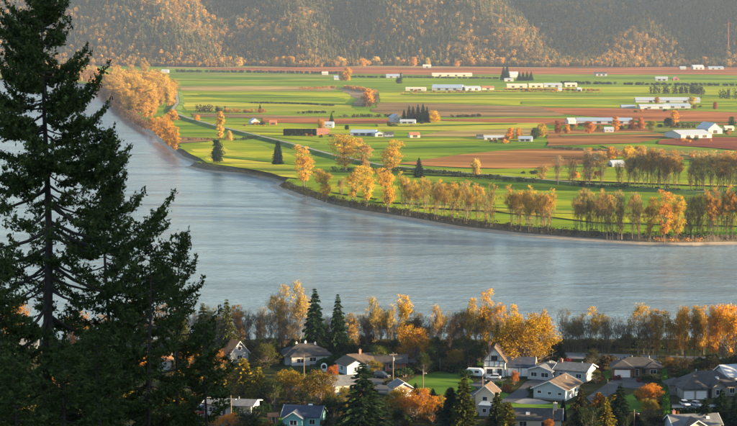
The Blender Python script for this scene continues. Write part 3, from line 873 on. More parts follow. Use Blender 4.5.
g = 'bare grey trees of the bank row'
for x in (606, 612, 618, 624, 632, 639, 684, 690, 695, 703):
    T('cotton_bare' if rn.random() < .5 else 'cotton_top', x + rn.uniform(-1.5, 1.5), 239, 191 + rn.uniform(-4, 6), rn.uniform(13, 18), TANL, 'thinly leaved grey-tan tree on the far bank', group=g)
T('cotton_gold', 648, 241, 197, 20, GOLD, 'narrow golden tree left of the big gold tree by the water')
T('cotton_gold', 663, 241.5, 190, 28, (0.62, 0.27, 0.03), 'big gold tree leaning over the orange brush by the water')
T('cotton_gold', 675, 241.5, 196, 22, GOLD, 'gold tree right of the big one by the water')
g = 'orange-topped trees at the right of the bank row'
for x in (709, 714, 719, 725, 731, 738, 745):
    T('cotton_top', x, 240, 188 + rn.uniform(-3, 5), rn.uniform(15, 20), ORNG, 'orange-topped tree beyond the bare grey ones on the far bank', group=g)
g = 'bare trees standing along the drainage hedge'
for x in (557, 571, 585, 590, 602, 620, 628, 690, 697):
    by = interp([(555, 185), (737, 194)], x)
    T('cotton_bare' if rn.random() < .5 else 'cotton_top', x, by, by - rn.uniform(30, 40), rn.uniform(12, 17), TANL, 'thinly leaved tan tree standing in the drainage hedge', group=g)
g = 'orange trees standing along the drainage hedge'
for x in (636, 644, 650, 657, 663, 669, 676, 704, 711, 717, 723, 729, 735, 742):
    by = interp([(555, 185), (737, 194)], x)
    T('cotton_top', x, by, by - rn.uniform(36, 44), rn.uniform(15, 21), ORNG if rn.random() < .6 else PALE, 'orange-crowned tree standing in the drainage hedge', group=g)
# wooded river corner
g = 'orange trees of the wooded river corner'
poly = [(101, 90), (112, 100), (123, 112), (133, 121), (146, 120), (160, 112), (170, 108), (170, 96), (164, 84), (140, 80), (110, 80)]
def inpoly(x, y):
    c = False
    for (x0, y0), (x1, y1) in zip(poly, poly[1:] + poly[:1]):
        if (y0 > y) != (y1 > y) and x < (x1 - x0) * (y - y0) / (y1 - y0) + x0: c = not c
    return c
k = 0
while k < 74:
    x = rn.uniform(98, 172); y = rn.uniform(78, 122)
    if not inpoly(x, y): continue
    k += 1
    p = Q(x, y)
    tree('forest_gold', p, rn.uniform(24, 34), rn.uniform(14, 22), name='autumn_tree', col=(0.48 + rn.uniform(-.06, .06), 0.29 + rn.uniform(-.03, .03), 0.05),
         label='tall orange tree in the wood at the river corner', group=g)
g = 'orange trees on the point below the wooded corner'
for x, by, ty, wp in ((153, 131, 114, 10), (157, 136, 117, 11), (161, 139, 116, 13), (165, 142, 118, 14), (170, 146, 121, 14), (175, 150, 126, 12), (164, 134, 114, 12), (170, 140, 119, 12)):
    T('forest_gold', x, by, ty, wp, ORNG, 'orange tree on the small point below the river wood', group=g)
g = 'orange trees along the far bend of the river'
for k in range(34):
    x = -20 + k * 3.6 + rn.uniform(-1, 1)
    p = P(x, interp([(-20, 77), (60, 79), (100, 84)], x), ZP)
    tree('forest_gold', p, rn.uniform(20, 30), rn.uniform(12, 18), name='autumn_tree', col=(0.50, 0.27, 0.08), label='hazy orange tree on the far bend of the river', group=g)
# farm trees
def far(kind, px, by, ty, wpx, col, label, group=None, name='farm_tree'):
    return T(kind, px, by, ty, wpx, col, label, name, group)
g = 'dark conifers of the farm clump'
for x, h, wp in ((404, 14, 8), (409, 18, 9), (413, 17, 9), (418, 19, 10), (423, 20, 10), (427, 17, 8)):
    far('spruce', x, 123, 123 - h, wp, DKGR, 'dark conifer in the clump beside the white farmhouse', g, 'conifer_tree')
far('farround', 434.5, 123, 111, 12, GOLD, 'golden tree at the right of the dark conifer clump')
far('farround', 368, 105, 90, 14, ORNG, 'orange tree on the bend of the marshy slough')
far('farround', 347, 82, 68, 9, ORNG, 'tall orange tree beside the far white house on the road')
far('farround', 342, 82, 71, 7, PALE, 'paler orange tree left of the far tall one')
far('spruce', 260, 112.5, 104, 5, DKGR, 'tiny dark conifer right of the orange brush', None, 'conifer_tree')
far('spruce', 331.5, 126, 112, 7, GRN, 'dark conifer behind the brick house', None, 'conifer_tree')
far('farround', 321, 131, 119, 8, (0.42, 0.25, 0.03), 'golden tree in front of the brick house')
far('farround', 347, 130, 125, 6, DKGR, 'round dark shrub tree right of the brick house')
far('spruce', 503.5, 80, 66, 8, DKGR, 'dark conifer left of the far white house', None, 'conifer_tree')
far('spruce', 507, 78, 64, 7, DKGR, 'tall dark conifer behind the far white house', None, 'conifer_tree')
g = 'dark conifers right of the far white house'
for x in (519, 523, 527, 531): far('spruce', x, 80.5, 72 + rn.uniform(-2, 1), 6, DKGR, 'dark conifer right of the far white house', g, 'conifer_tree')
far('farround', 398, 84, 78, 5, DKGR, 'lone dark tree on the far green field')
far('poplar', 401, 84, 73, 3, GRN, 'tiny thin tree on the far green field')
far('farround', 510, 140, 128, 9, (0.6, 0.24, 0.03), 'bright orange round tree by the white yard buildings')
far('farround', 518.5, 140, 128, 8, ORNG, 'rust orange round tree by the white yard buildings')
far('farround', 541, 138, 124, 13, (0.34, 0.24, 0.03), 'yellow tree right of the white yard buildings')
far('farround', 535, 140, 128, 9, GRN, 'green tree right of the white yard buildings')
far('farround', 558, 134, 121, 9, RUST, 'rusty tree left of the long barn with white end')
far('farround', 567, 134, 125, 8, ORNG, 'low orange tree left of the long barn with white end')
far('farround', 589, 134, 122, 12, (0.45, 0.17, 0.04), 'broad rust-orange tree before the long barn')
far('poplar', 615.5, 131, 117, 7, ORNG, 'upright orange tree before the white end of the long barn')
far('farround', 632, 130, 120, 9, RUST, 'rusty tree right of the long barn')
far('farround', 641, 130, 118, 9, (0.42, 0.16, 0.05), 'brown-orange tree right of the long barn')
far('farround', 652, 131, 121, 10, YGRN, 'yellow-green tree right of the long barn')
far('farround', 668, 127, 118, 8, DKGR, 'dark tree left of the bright golden poplar')
far('poplar', 674.5, 127, 111, 8, (0.7, 0.36, 0.04), 'bright golden poplar left of the big white barn', None, 'poplar_tree')
far('farround', 657, 104, 97, 7, (0.35, 0.2, 0.05), 'tan tree in front of the long white greenhouse')
far('farround', 692, 105, 97, 9, (0.5, 0.36, 0.06), 'yellow tree at the right end of the long white greenhouse')
far('farround', 715, 110, 102, 6, RUST, 'small rusty tree alone right of the low white sheds')
far('farround', 732, 127, 117, 8, GRN, 'green tree at the right of the big white barn')
far('farround', 611, 160, 147, 12, ORNG, 'orange tree behind the white bungalow')
far('farround', 628, 160, 146, 14, GOLD, 'golden tree right of the white bungalow')
far('farround', 640, 159, 146, 12, GOLD, 'broad golden shrub tree on the scrubby field')
far('farround', 588, 158, 148, 10, ORNG, 'orange tree left of the brown bungalow')
g = 'orange trees along the mountain foot'
for k in range(46):
    x = rn.uniform(180, 735)
    far('farround', x, 66.6 + rn.uniform(-.6, .3), 58 + rn.uniform(-2, 3), rn.uniform(6, 10), ORNG if rn.random() < .6 else PALE, 'orange tree along the foot of the mountain', g, 'autumn_tree')

# ------------------------------------------------------------------ buildings
def shingle(name, col, per=0.28):
    if name in MATS: return MATS[name]
    m = mat(name, col, 0.9, 0.28, 0.9, 0.015, 9.0)
    n = m.node_tree; N = n.nodes; L = n.links; b = N['Principled BSDF']
    src = b.inputs['Base Color'].links[0].from_socket
    tc = N.new('ShaderNodeTexCoord'); wv = N.new('ShaderNodeTexWave'); wv.wave_type = 'BANDS'; wv.bands_direction = 'Z'
    wv.inputs['Scale'].default_value = 2.2; wv.inputs['Distortion'].default_value = 0.6
    L.new(tc.outputs['Object'], wv.inputs[0])
    mr = N.new('ShaderNodeMapRange'); mr.inputs[3].default_value = 0.8; mr.inputs[4].default_value = 1.1; L.new(wv.outputs['Fac'], mr.inputs[0])
    sc = N.new('ShaderNodeVectorMath'); sc.operation = 'SCALE'; L.new(src, sc.inputs[0]); L.new(mr.outputs[0], sc.inputs['Scale'])
    L.new(sc.outputs[0], b.inputs['Base Color'])
    return m
W_WHITE = mat('wall_white', (0.38, 0.38, 0.375), 0.8, 0.16, 1.5, 0.01, 6, stretch=(1, 1, 6))
W_BLUE = mat('wall_pale_blue', (0.36, 0.43, 0.46), 0.8, 0.07, 1.5, 0.01, 6, stretch=(1, 1, 6))
W_CREAM = mat('wall_cream', (0.55, 0.47, 0.34), 0.8, 0.07, 1.5, 0.01, 6, stretch=(1, 1, 6))  # cream siding; also carries painted sunlight on three village houses
W_TEAL = mat('wall_turquoise', (0.18, 0.42, 0.42), 0.8, 0.07, 1.5, 0.01, 6, stretch=(1, 1, 6))
W_BROWN = mat('wall_brown', (0.16, 0.09, 0.055), 0.85, 0.15, 1.5)
W_BRICK = mat('wall_brick', (0.36, 0.13, 0.08), 0.9, 0.15, 1.5)
W_GREY = mat('wall_grey', (0.30, 0.31, 0.32), 0.8, 0.08, 1.5)
W_STONE = mat('wall_stone', (0.28, 0.25, 0.21), 0.85, 0.2, 1.8)
R_BROWN = shingle('roof_brown', (0.105, 0.075, 0.055))
R_DARK = shingle('roof_dark', (0.062, 0.056, 0.052))
R_GREY = shingle('roof_grey', (0.125, 0.13, 0.135))
R_NAVY = shingle('roof_navy', (0.045, 0.055, 0.085))
R_ORNG = shingle('roof_sunlit_orange', (0.32, 0.14, 0.06))  # sunlit orange put into the shingle colour
R_METAL = mat('roof_metal_pale', (0.36, 0.38, 0.41), 0.55, 0.2, 0.5, metallic=0.0, stretch=(6, 1, 1))
R_METB = mat('roof_metal_blue', (0.27, 0.33, 0.40), 0.55, 0.14, 0.5, stretch=(6, 1, 1))
R_TAN = mat('roof_metal_tan', (0.55, 0.47, 0.36), 0.6, 0.07, 0.5)
R_RUST = mat('roof_rust', (0.36, 0.15, 0.07), 0.8, 0.2, 0.7)
TRIM = mat('trim_white', (0.72, 0.72, 0.70), 0.6, 0.04, 2)
TRIMD = mat('trim_dark', (0.05, 0.035, 0.028), 0.7, 0.1, 2)
DOORM = mat('door_dark', (0.06, 0.045, 0.04), 0.6, 0.1, 2)
GARM = mat('garage_white', (0.75, 0.75, 0.74), 0.6, 0.05, 2)
BRICKC = mat('chimney_brick', (0.25, 0.13, 0.09), 0.9, 0.2, 4)
PIPE = mat('vent_metal', (0.5, 0.5, 0.5), 0.4, 0.05, 4, metallic=0.6)
GLASS = bpy.data.materials.new('window_glass'); _, _, _, gb = nodes_of(GLASS)
gb.inputs['Base Color'].default_value = (0.02, 0.025, 0.03, 1); gb.inputs['Roughness'].default_value = 0.06

def opening(par, kind, w_, d_, side, u, zc, ww, hh, off=(0, 0), rz=0.0, trim=None):
    """window, door or garage_door on a wall of a block; u along the wall, zc centre height"""
    fr = MB(); t = 0.10; dp = 0.06
    fr.box(-ww / 2 - t, ww / 2 + t, -dp, 0.02, -hh / 2 - t, -hh / 2); fr.box(-ww / 2 - t, ww / 2 + t, -dp, 0.02, hh / 2, hh / 2 + t)
    fr.box(-ww / 2 - t, -ww / 2, -dp, 0.02, -hh / 2, hh / 2); fr.box(ww / 2, ww / 2 + t, -dp, 0.02, -hh / 2, hh / 2)
    if kind == 'window' and ww > 1.3: fr.box(-0.03, 0.03, -dp + .01, 0.02, -hh / 2, hh / 2)
    pos = {'f': (u, -d_ / 2 - .003, 0), 'b': (u, d_ / 2 + .003, math.pi), 'l': (-w_ / 2 - .003, u, -math.pi / 2), 'r': (w_ / 2 + .003, u, math.pi / 2)}[side]
    c, s = math.cos(rz), math.sin(rz)
    loc = (off[0] + pos[0] * c - pos[1] * s, off[1] + pos[0] * s + pos[1] * c, zc)
    o = fr.build(kind, trim or TRIM, par, loc, rz + pos[2])
    if kind == 'window':
        p = MB(); p.box(-ww / 2, ww / 2, -0.025, 0.02, -hh / 2, hh / 2); p.build('pane', GLASS, o)
    elif kind == 'barn_door':
        p = MB(); p.box(-ww / 2, ww / 2, -0.03, 0.02, -hh / 2, hh / 2); p.build('door_leaf', DOORM, o)
    elif kind == 'door':
        p = MB(); p.box(-ww / 2, ww / 2, -0.03, 0.02, -hh / 2, hh / 2); p.build('door_leaf', DOORM, o)
        k = MB(); k.box(ww / 2 - .16, ww / 2 - .10, -0.09, -0.031, -0.06, 0.06); k.build('handle', PIPE, o)
    else:
        for i in range(4):
            p = MB(); h4 = hh / 4; p.box(-ww / 2 + .01, ww / 2 - .01, -0.04, 0.02, -hh / 2 + i * h4 + .02, -hh / 2 + (i + 1) * h4 - .02); p.build('panel', GARM, o)
    return o

def block(par, w_, d_, h, roof='gx', rise=1.8, ov=0.5, wm=W_WHITE, rm=R_DARK, off=(0, 0), rz=0.0, ops=(), t=0.16, z0=0.0, fascia=None, trim=None):
    """one wing: wall, roof (with fascia) and openings.  roof: gx / gy ridge along x / y, hip, flat, arch"""
    L3 = (off[0], off[1], z0)
    mb = MB(); b0 = -0.5
    def top(x, half): return h + rise * (1 - abs(x) / half)
    if roof in ('gx', 'gy'):
        half = (d_ if roof == 'gx' else w_) / 2; ln = (w_ if roof == 'gx' else d_) / 2
        ax = 'x' if roof == 'gx' else 'y'
        mb.prism([(-half, b0), (half, b0), (half, h), (0, h + rise), (-half, h)], ax, -ln, ln)
        e = half + ov; sl = rise / half
        zt_ = h + t + .004; ze = zt_ - sl * ov
        rb = MB()
        rb.prism([(-e, ze - t), (0, zt_ + rise - t), (e, ze - t), (e, ze), (0, zt_ + rise), (-e, ze)], ax, -ln - ov, ln + ov)
    elif roof == 'hip':
        mb.box(-w_ / 2, w_ / 2, -d_ / 2, d_ / 2, b0, h)
        rb = MB(); X, Y = w_ / 2 + ov, d_ / 2 + ov
        if w_ >= d_: r0, r1 = (-(X - Y), 0), (X - Y, 0)
        else: r0, r1 = (0, -(Y - X)), (0, Y - X)
        z1 = h + .004
        vs = [(-X, -Y, z1), (X, -Y, z1), (X, Y, z1), (-X, Y, z1), (-X, -Y, z1 + t), (X, -Y, z1 + t), (X, Y, z1 + t), (-X, Y, z1 + t),
              (r0[0], r0[1], z1 + t + rise), (r1[0], r1[1], z1 + t + rise)]
        fs = [(3, 2, 1, 0), (0, 1, 5, 4), (1, 2, 6, 5), (2, 3, 7, 6), (3, 0, 4, 7)]
        if w_ >= d_: fs += [(4, 5, 9, 8), (6, 7, 8, 9), (5, 6, 9), (7, 4, 8)]
        else: fs += [(5, 6, 9, 8), (7, 4, 8, 9), (4, 5, 8), (6, 7, 9)]
        rb.add(vs, fs)
    elif roof == 'flat':
        mb.box(-w_ / 2, w_ / 2, -d_ / 2, d_ / 2, b0, h)
        rb = MB(); sx = rise
        rb.add([(-w_ / 2 - ov, -d_ / 2 - ov, h + .004), (w_ / 2 + ov, -d_ / 2 - ov, h + .004), (w_ / 2 + ov, d_ / 2 + ov, h + .004), (-w_ / 2 - ov, d_ / 2 + ov, h + .004),
                (-w_ / 2 - ov, -d_ / 2 - ov, h + .3), (w_ / 2 + ov, -d_ / 2 - ov, h + .3), (w_ / 2 + ov, d_ / 2 + ov, h + .3 + sx), (-w_ / 2 - ov, d_ / 2 + ov, h + .3 + sx)],
               [(3, 2, 1, 0), (0, 1, 5, 4), (1, 2, 6, 5), (2, 3, 7, 6), (3, 0, 4, 7), (4, 5, 6, 7)])
    wall = mb.build('wall', wm, par, L3, rz)
    ro = rb.build('roof', rm, par, L3, rz)
    if fascia and roof in ('gx', 'gy'):
        for sg in (-1, 1):
            fb = MB(); y0 = sg * (ln + ov + .003); y1 = sg * (ln + ov + .09)
            fb.prism([(-e, ze - t - .06), (0, zt_ + rise - t - .06), (e, ze - t - .06), (e, ze + .03), (0, zt_ + rise + .03), (-e, ze + .03)], ax, min(y0, y1), max(y0, y1))
            fb.build('fascia', fascia, ro)
    for op in ops:
        kind, side, u, zc, ww, hh = op[:6]
        opening(par, kind, w_, d_, side, u, zc + z0, ww, hh, off, rz, op[6] if len(op) > 6 else trim)
    return wall, ro

def chimney(par, x, y, z0, z1, s=0.7, m=None):
    mb = MB(); mb.box(-s / 2, s / 2, -s / 2, s / 2, z0, z1); mb.box(-s / 2 - .08, s / 2 + .08, -s / 2 - .08, s / 2 + .08, z1 + .001, z1 + .14)
    mb.tube((0, 0, z1 + .14), (0, 0, z1 + .5), .14, .12, 8)
    return mb.build('chimney', m or BRICKC, par, (x, y, 0))
def vents(par, pts):
    for x, y, z in pts:
        mb = MB(); mb.tube((0, 0, -.4), (0, 0, .45), .11, .11, 8); mb.tube((0, 0, .46), (0, 0, .62), .2, .05, 8)
        mb.build('vent_pipe', PIPE, par, (x, y, z))
def skylight(par, x, y, z, s=1.0):
    mb = MB(); mb.box(-s / 2, s / 2, -s / 2, s / 2, -.3, .25)
    mb.build('skylight', TRIM, par, (x, y, z))

def house(px, by, label, rz=0.0, name='house', zf=V, cat='house'):
    p = zf(px, by)
    return tag(empty(name, p, rz), label, cat)
WN, DR, GD = 'window', 'door', 'garage_door'

W_BRIGHT = mat('wall_fresh_white', (0.68, 0.68, 0.66), 0.7, 0.06, 1.5)
# --- tudor cottage
h = house(495.5, 374, 'white half-timbered cottage with a steep brown gable and attached garage', R(-8))
h.scale = (1.15, 1.15, 1.15)
block(h, 5.6, 8.5, 4.1, 'gy', 3.5, 0.45, W_BRIGHT, R_BROWN, (0, 0), 0, [(WN, 'f', -1.2, 1.4, 1.3, 1.1), (DR, 'f', 1.4, 1.05, .95, 2.05), (WN, 'f', 0, 4.9, 1.5, 1.1), (WN, 'r', -2.4, 2.6, 1.0, 1.0)], fascia=TRIMD, trim=TRIMD)
tb = [(-2.75, -2.6, .1, 4.0), (2.6, 2.75, .1, 4.0), (-.08, .08, 2.75, 4.2), (-1.4, -1.25, 2.75, 4.0), (1.25, 1.4, 2.75, 4.0), (-2.6, 2.6, 2.55, 2.73), (-2.6, 2.6, 4.02, 4.2), (-1.25, -1.1, 4.2, 5.7), (1.1, 1.25, 4.2, 5.7)]
for x0, x1, z0, z1 in tb:
    mb = MB(); mb.box(x0, x1, -4.25 - .05, -4.248, z0, z1); mb.build('timber', TRIMD, h)
block(h, 7.2, 6.2, 2.6, 'gx', 1.9, 0.4, W_BRIGHT, R_NAVY, (6.5, .3), 0, [(GD, 'f', -1.75, 1.12, 2.7, 2.1, TRIMD), (GD, 'f', 1.75, 1.12, 2.7, 2.1, TRIMD)], fascia=TRIM)
chimney(h, -1.6, 1.5, 5.2, 8.0, .7)
# --- grey-roofed split-gable house
h = house(559, 378, 'long white house with two low grey gables and a bare white end wall', R(-26))
block(h, 7.6, 9, 2.9, 'gy', 1.25, 0.6, W_WHITE, R_GREY, (-4.0, -1.0), 0, [(WN, 'f', -1.8, 1.55, 1.8, 1.2), (WN, 'f', 1.6, 1.55, 2.2, 1.3), (WN, 'l', 0, 1.6, 1.4, 1.1)], fascia=TRIM)
block(h, 9.6, 8.6, 3.3, 'gx', 1.5, 0.6, W_WHITE, R_GREY, (4.9, .6), 0, [(WN, 'f', -2.3, 1.7, 2.2, 1.3), (DR, 'f', -0.2, 1.05, 1.0, 2.05), (WN, 'f', 2.6, 1.7, 1.6, 1.2)], fascia=TRIM)
chimney(h, .6, .2, 3.6, 5.6, .8)
vents(h, [(-3.4, 1.2, 4.1), (6.5, 2.0, 4.5)])
# --- brown-roofed pale blue house
h = house(557, 396, 'pale blue house with a broad low brown gable roof beside the lawn', R(-24))
block(h, 9.4, 13, 3.2, 'gy', 2.1, 0.7, W_BLUE, R_BROWN, (0, 0), 0, [(WN, 'f', -3.0, 2.1, 1.1, .75), (WN, 'f', 0.0, 1.9, 1.0, .7), (WN, 'f', 3.0, 1.9, 1.0, .7), (WN, 'r', -2.6, 1.8, 1.6, 1.1), (WN, 'r', 1.8, 1.8, 1.6, 1.1), (DR, 'r', -.3, 1.05, .95, 2.05)], fascia=TRIM)
mb = MB(); mb.box(-4.7 - .04, 4.7 + .04, -6.55, -6.502, -.4, .55); mb.build('foundation', CONC, h)
vents(h, [(-1.6, 1.2, 5.0), (1.9, 2.2, 5.0)])
# --- dark long hip house
h = house(637, 374, 'long low brown house under a dark hip roof behind the wide driveway', R(-5))
block(h, 13.5, 8.0, 2.7, 'hip', 2.3, 0.7, W_BROWN, R_DARK, (0, 0), 0, [(WN, 'f', 2.4, 1.5, 2.2, 1.2), (WN, 'f', 5.2, 1.5, 1.4, 1.2), (DR, 'f', -0.2, 1.05, 1.0, 2.05, TRIM)], trim=TRIMD)
block(h, 6.0, 7.0, 2.7, 'hip', 1.9, 0.6, W_BROWN, R_DARK, (-4.6, -3.0), 0, [(GD, 'f', 0, 1.12, 4.4, 2.1)])
block(h, 4.4, 6.0, 2.6, 'hip', 1.5, 0.6, W_BROWN, R_DARK, (4.6, -1.6), 0, [(WN, 'f', 0, 1.5, 1.8, 1.2)])
vents(h, [(-1.5, .4, 4.9), (3.6, .4, 4.9)])
# --- large dark hip house
h = house(704, 395, 'large house with sprawling dark hip roofs and a double garage', R(6))
block(h, 15.0, 9.5, 3.0, 'hip', 3.4, 0.7, W_STONE, R_DARK, (1.5, 2.5), 0, [(WN, 'f', 3.2, 1.6, 2.2, 1.4), (WN, 'f', 6.0, 1.6, 1.4, 1.4), (DR, 'f', .9, 1.08, 1.1, 2.1)])
block(h, 7.2, 7.0, 2.9, 'hip', 2.5, 0.6, W_STONE, R_DARK, (-4.2, -2.6), 0, [(GD, 'f', -1.75, 1.12, 2.7, 2.1), (GD, 'f', 1.75, 1.12, 2.7, 2.1)])
block(h, 4.2, 4.4, 3.0, 'gy', 1.9, 0.5, W_STONE, R_DARK, (3.0, -2.8), 0, [(WN, 'f', 0, 1.6, 1.8, 1.4)], fascia=TRIMD)
block(h, 5.0, 6.0, 2.7, 'hip', 1.6, 0.5, W_STONE, R_DARK, (-7.4, 3.8), 0, [(WN, 'f', 0, 1.5, 1.4, 1.2)])
skylight(h, 3.6, -.3, 4.9, .9); vents(h, [(-1.5, 3.2, 6.3), (5.0, 3.4, 5.4)])
h2 = house(733, 385, 'pale grey gabled house behind the large dark roof', R(18))
block(h2, 8, 9, 3.4, 'gx', 2.6, .5, W_GREY, R_METAL, (0, 0), 0, [(WN, 'f', -1, 1.6, 1.6, 1.2), (WN, 'l', 0, 1.6, 1.4, 1.2)], fascia=TRIM)
# --- bottom right grey house
h = house(694, 434, 'grey-roofed house with orange light put into its cream gable below the clipped hedge', R(10))
block(h, 12.5, 7.5, 2.9, 'gx', 2.0, .5, W_BLUE, R_GREY, (0, 1.2), 0, [(WN, 'f', -4.4, 1.6, 1.6, 1.2), (WN, 'f', 4.6, 1.6, 1.6, 1.2)], fascia=TRIM)
block(h, 5.6, 6.2, 2.8, 'gy', 1.7, .5, W_CREAM, R_BROWN, (-.8, -2.0), 0, [(WN, 'f', 0, 1.6, 2.0, 1.3)], fascia=TRIM)  # cream and not blue-grey: orange light painted onto this gable
chimney(h, -5.0, 1.6, 3.6, 5.8, .8); skylight(h, 3.4, -.4, 4.3, .8)
# --- hip house with vents (left centre)
h = house(305, 362, 'white-walled house with wide dark brown hip roof and three roof vents', R(10))
block(h, 13.5, 9.0, 2.8, 'hip', 2.9, .7, W_WHITE, R_DARK, (0, 0), 0, [(WN, 'f', 1.8, 1.5, 2.0, 1.2), (WN, 'f', 5.2, 1.5, 1.4, 1.2)])
block(h, 5.6, 6, 2.8, 'hip', 2.0, .6, W_WHITE, R_DARK, (-2.2, -3.2), 0, [(WN, 'f', 0, 1.5, 2.4, 1.3), (WN, 'l', 0, 1.5, 1.3, 1.2)])
block(h, 4.4, 4.8, 2.6, 'hip', 1.4, .5, W_WHITE, R_DARK, (5.2, -2.2), 0, [(DR, 'f', 0, 1.05, 1.0, 2.05)])
for x, y, z in ((-2.6, .3, 5.4), (.2, .2, 5.7), (3.2, .2, 5.2)): chimney(h, x, y, z - .8, z + .55, .55, TRIM)
mb = MB(); pts = [(-.9, 0), (-.9, 2.0), (-.5, 2.5), (0, 2.65), (.5, 2.5), (.9, 2.0), (.9, 0), (.65, 0), (.65, 1.9), (.35, 2.25), (0, 2.35), (-.35, 2.25), (-.65, 1.9), (-.65, 0)]
p = V(324, 372)
e = tag(empty('garden_arch', p), 'small white garden arch beside the orange shrub', 'arch')
mb.prism(pts, 'y', -.5, .5); mb.build('arch_frame', TRIM, e)
mb = MB(); mb.box(-.64, .64, -.05, .05, .1, 1.0); mb.build('gate', TRIM, e)
# --- brown roofed L house
h = house(360, 371, 'low brown-roofed house with a pale blue gable end', R(24))
block(h, 9.5, 8, 2.9, 'gx', 1.9, .6, W_BLUE, R_BROWN, (2, 2.6), 0, [(WN, 'f', 2.2, 1.5, 1.6, 1.2)], fascia=TRIMD)
block(h, 6.4, 8, 2.9, 'gy', 1.6, .6, W_BLUE, R_BROWN, (-3.2, -1.0), 0, [(WN, 'l', 0, 1.6, 1.5, 1.2), (WN, 'f', 0, 1.6, 1.8, 1.2)], fascia=TRIMD)
chimney(h, 1.0, 2.4, 4.0, 6.0, .7)
h = house(388, 369, 'dark brown bungalow with a carport behind the utility pole', R(-4))
block(h, 11, 7.5, 2.7, 'gx', 1.8, .7, W_BRICK, R_DARK, (0, 0), 0, [(WN, 'f', -3.4, 1.5, 1.6, 1.2), (DR, 'f', -1.0, 1.05, 1.0, 2.05), (WN, 'f', 1.4, 1.5, 1.8, 1.2)], trim=TRIM)
mb = MB(); mb.box(5.6, 9.2, -3, 3, 2.45, 2.65); mb.build('carport_roof', R_DARK, h)
for x, y in ((9.0, -2.8), (9.0, 2.8)):
    mb = MB(); mb.box(x - .08, x + .08, y - .08, y + .08, -.3, 2.449); mb.build('post', TRIM, h)
# --- grey house half hidden by the fir
h = house(345, 392, 'grey-roofed house half hidden behind the big dark fir', R(20))
block(h, 9, 8, 2.9, 'gx', 1.9, .5, W_WHITE, R_GREY, (0, 0), 0, [(WN, 'f', -2, 1.6, 1.6, 1.2), (WN, 'r', 0, 1.6, 1.4, 1.2)], fascia=TRIM)
h = house(401, 396, 'small white gabled garage behind the orange tree', R(15), 'garage', cat='garage')
block(h, 5.6, 6.5, 2.7, 'gy', 1.6, .4, W_WHITE, R_GREY, (0, 0), 0, [(GD, 'f', 0, 1.12, 3.6, 2.1), (WN, 'r', 0, 1.6, 1.0, .9)], fascia=TRIM)
# --- turquoise house
h = house(303, 426, 'turquoise house with a dark navy roof', R(-10))
block(h, 9.6, 8.4, 3.1, 'gx', 2.0, .5, W_TEAL, R_NAVY, (0, 1.5), 0, [(WN, 'f', -3.2, 1.7, 1.2, 1.2), (WN, 'f', 3, 1.7, 1.4, 1.2)], fascia=TRIM)
block(h, 4.6, 5.5, 3.0, 'gy', 1.5, .5, W_TEAL, R_NAVY, (-1.6, -1.8), 0, [(WN, 'f', 0, 1.7, 1.8, 1.2)], fascia=TRIM)
skylight(h, 1.6, 2.0, 5.2, 1.0)
# --- flat grey house at left
h = house(232, 413, 'pale house with a wide low grey roof near the cut hedge', R(-12))
block(h, 13.0, 8.5, 3.0, 'gx', .8, .7, W_WHITE, R_GREY, (0, 0), 0, [(WN, 'f', -4.2, 1.6, 1.8, 1.2), (DR, 'f', -1.0, 1.05, 1.0, 2.05), (WN, 'f', 2.2, 1.6, 2.2, 1.2), (WN, 'l', 0, 1.6, 1.6, 1.2)], fascia=TRIM)
vents(h, [(2, 0, 4.0)])
# --- steep roof, sunlight put into its orange colour
h = house(234, 360, 'steep orange-brown roofed house with a white gable beside the yellow evergreens', R(28))
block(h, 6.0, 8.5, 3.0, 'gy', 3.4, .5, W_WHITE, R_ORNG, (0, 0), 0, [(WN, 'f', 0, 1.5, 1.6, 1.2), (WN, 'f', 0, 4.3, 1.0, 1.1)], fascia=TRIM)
# --- bottom houses
h = house(535, 427, 'dark-roofed house with sunlight put into its cream walls below the lawn', R(-6))
block(h, 13.5, 8, 2.9, 'gx', 2.0, .5, W_CREAM, R_DARK, (0, 0), 0, [(WN, 'f', -3, 1.6, 1.8, 1.2), (WN, 'f', 2.6, 1.6, 1.8, 1.2), (WN, 'r', 0, 1.6, 1.2, 1.1)], fascia=TRIM)  # cream walls and chimney hold the end wall's sunlight as paint
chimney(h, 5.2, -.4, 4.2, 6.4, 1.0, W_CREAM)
skylight(h, -1.8, -2.2, 4.0, 1.0)
h = house(488, 412, 'tall steep-gabled house with yellow sunlight put into its cream walls beside the pointed cedars', R(-16))
block(h, 5.2, 6.5, 5.2, 'gy', 2.2, .4, W_CREAM, R_BROWN, (-.5, 1.6), 0, [(WN, 'f', 0, 3.9, 1.3, 1.1), (WN, 'r', 0, 3.8, 1.0, 1.0)], fascia=TRIM)  # yellow sunlight on the wall painted in as cream
block(h, 4.6, 4.4, 2.7, 'flat', .25, .3, W_WHITE, R_METB, (1.2, -3.6), 0, [(WN, 'f', -.9, 1.5, 1.0, 1.0), (WN, 'f', .9, 1.5, 1.0, 1.0)])
h = house(20, 352, 'pale house half hidden behind the firs by the river', R(8))
block(h, 11, 8, 2.9, 'gx', 2.2, .5, W_WHITE, R_GREY, (0, 0), 0, [(WN, 'f', -3, 1.6, 1.6, 1.2), (WN, 'f', 3, 1.6, 1.6, 1.2)], fascia=TRIM)
h = house(88, 392, 'brown-roofed cream house glimpsed through the fir boughs', R(-12))
block(h, 11, 8, 2.9, 'gx', 2.2, .5, W_CREAM, R_BROWN, (0, 0), 0, [(WN, 'f', -3, 1.6, 1.6, 1.2), (WN, 'f', 3, 1.6, 1.6, 1.2)], fascia=TRIM)
h = house(155, 368, 'white house glimpsed beside the tip of the fir boughs', R(15))
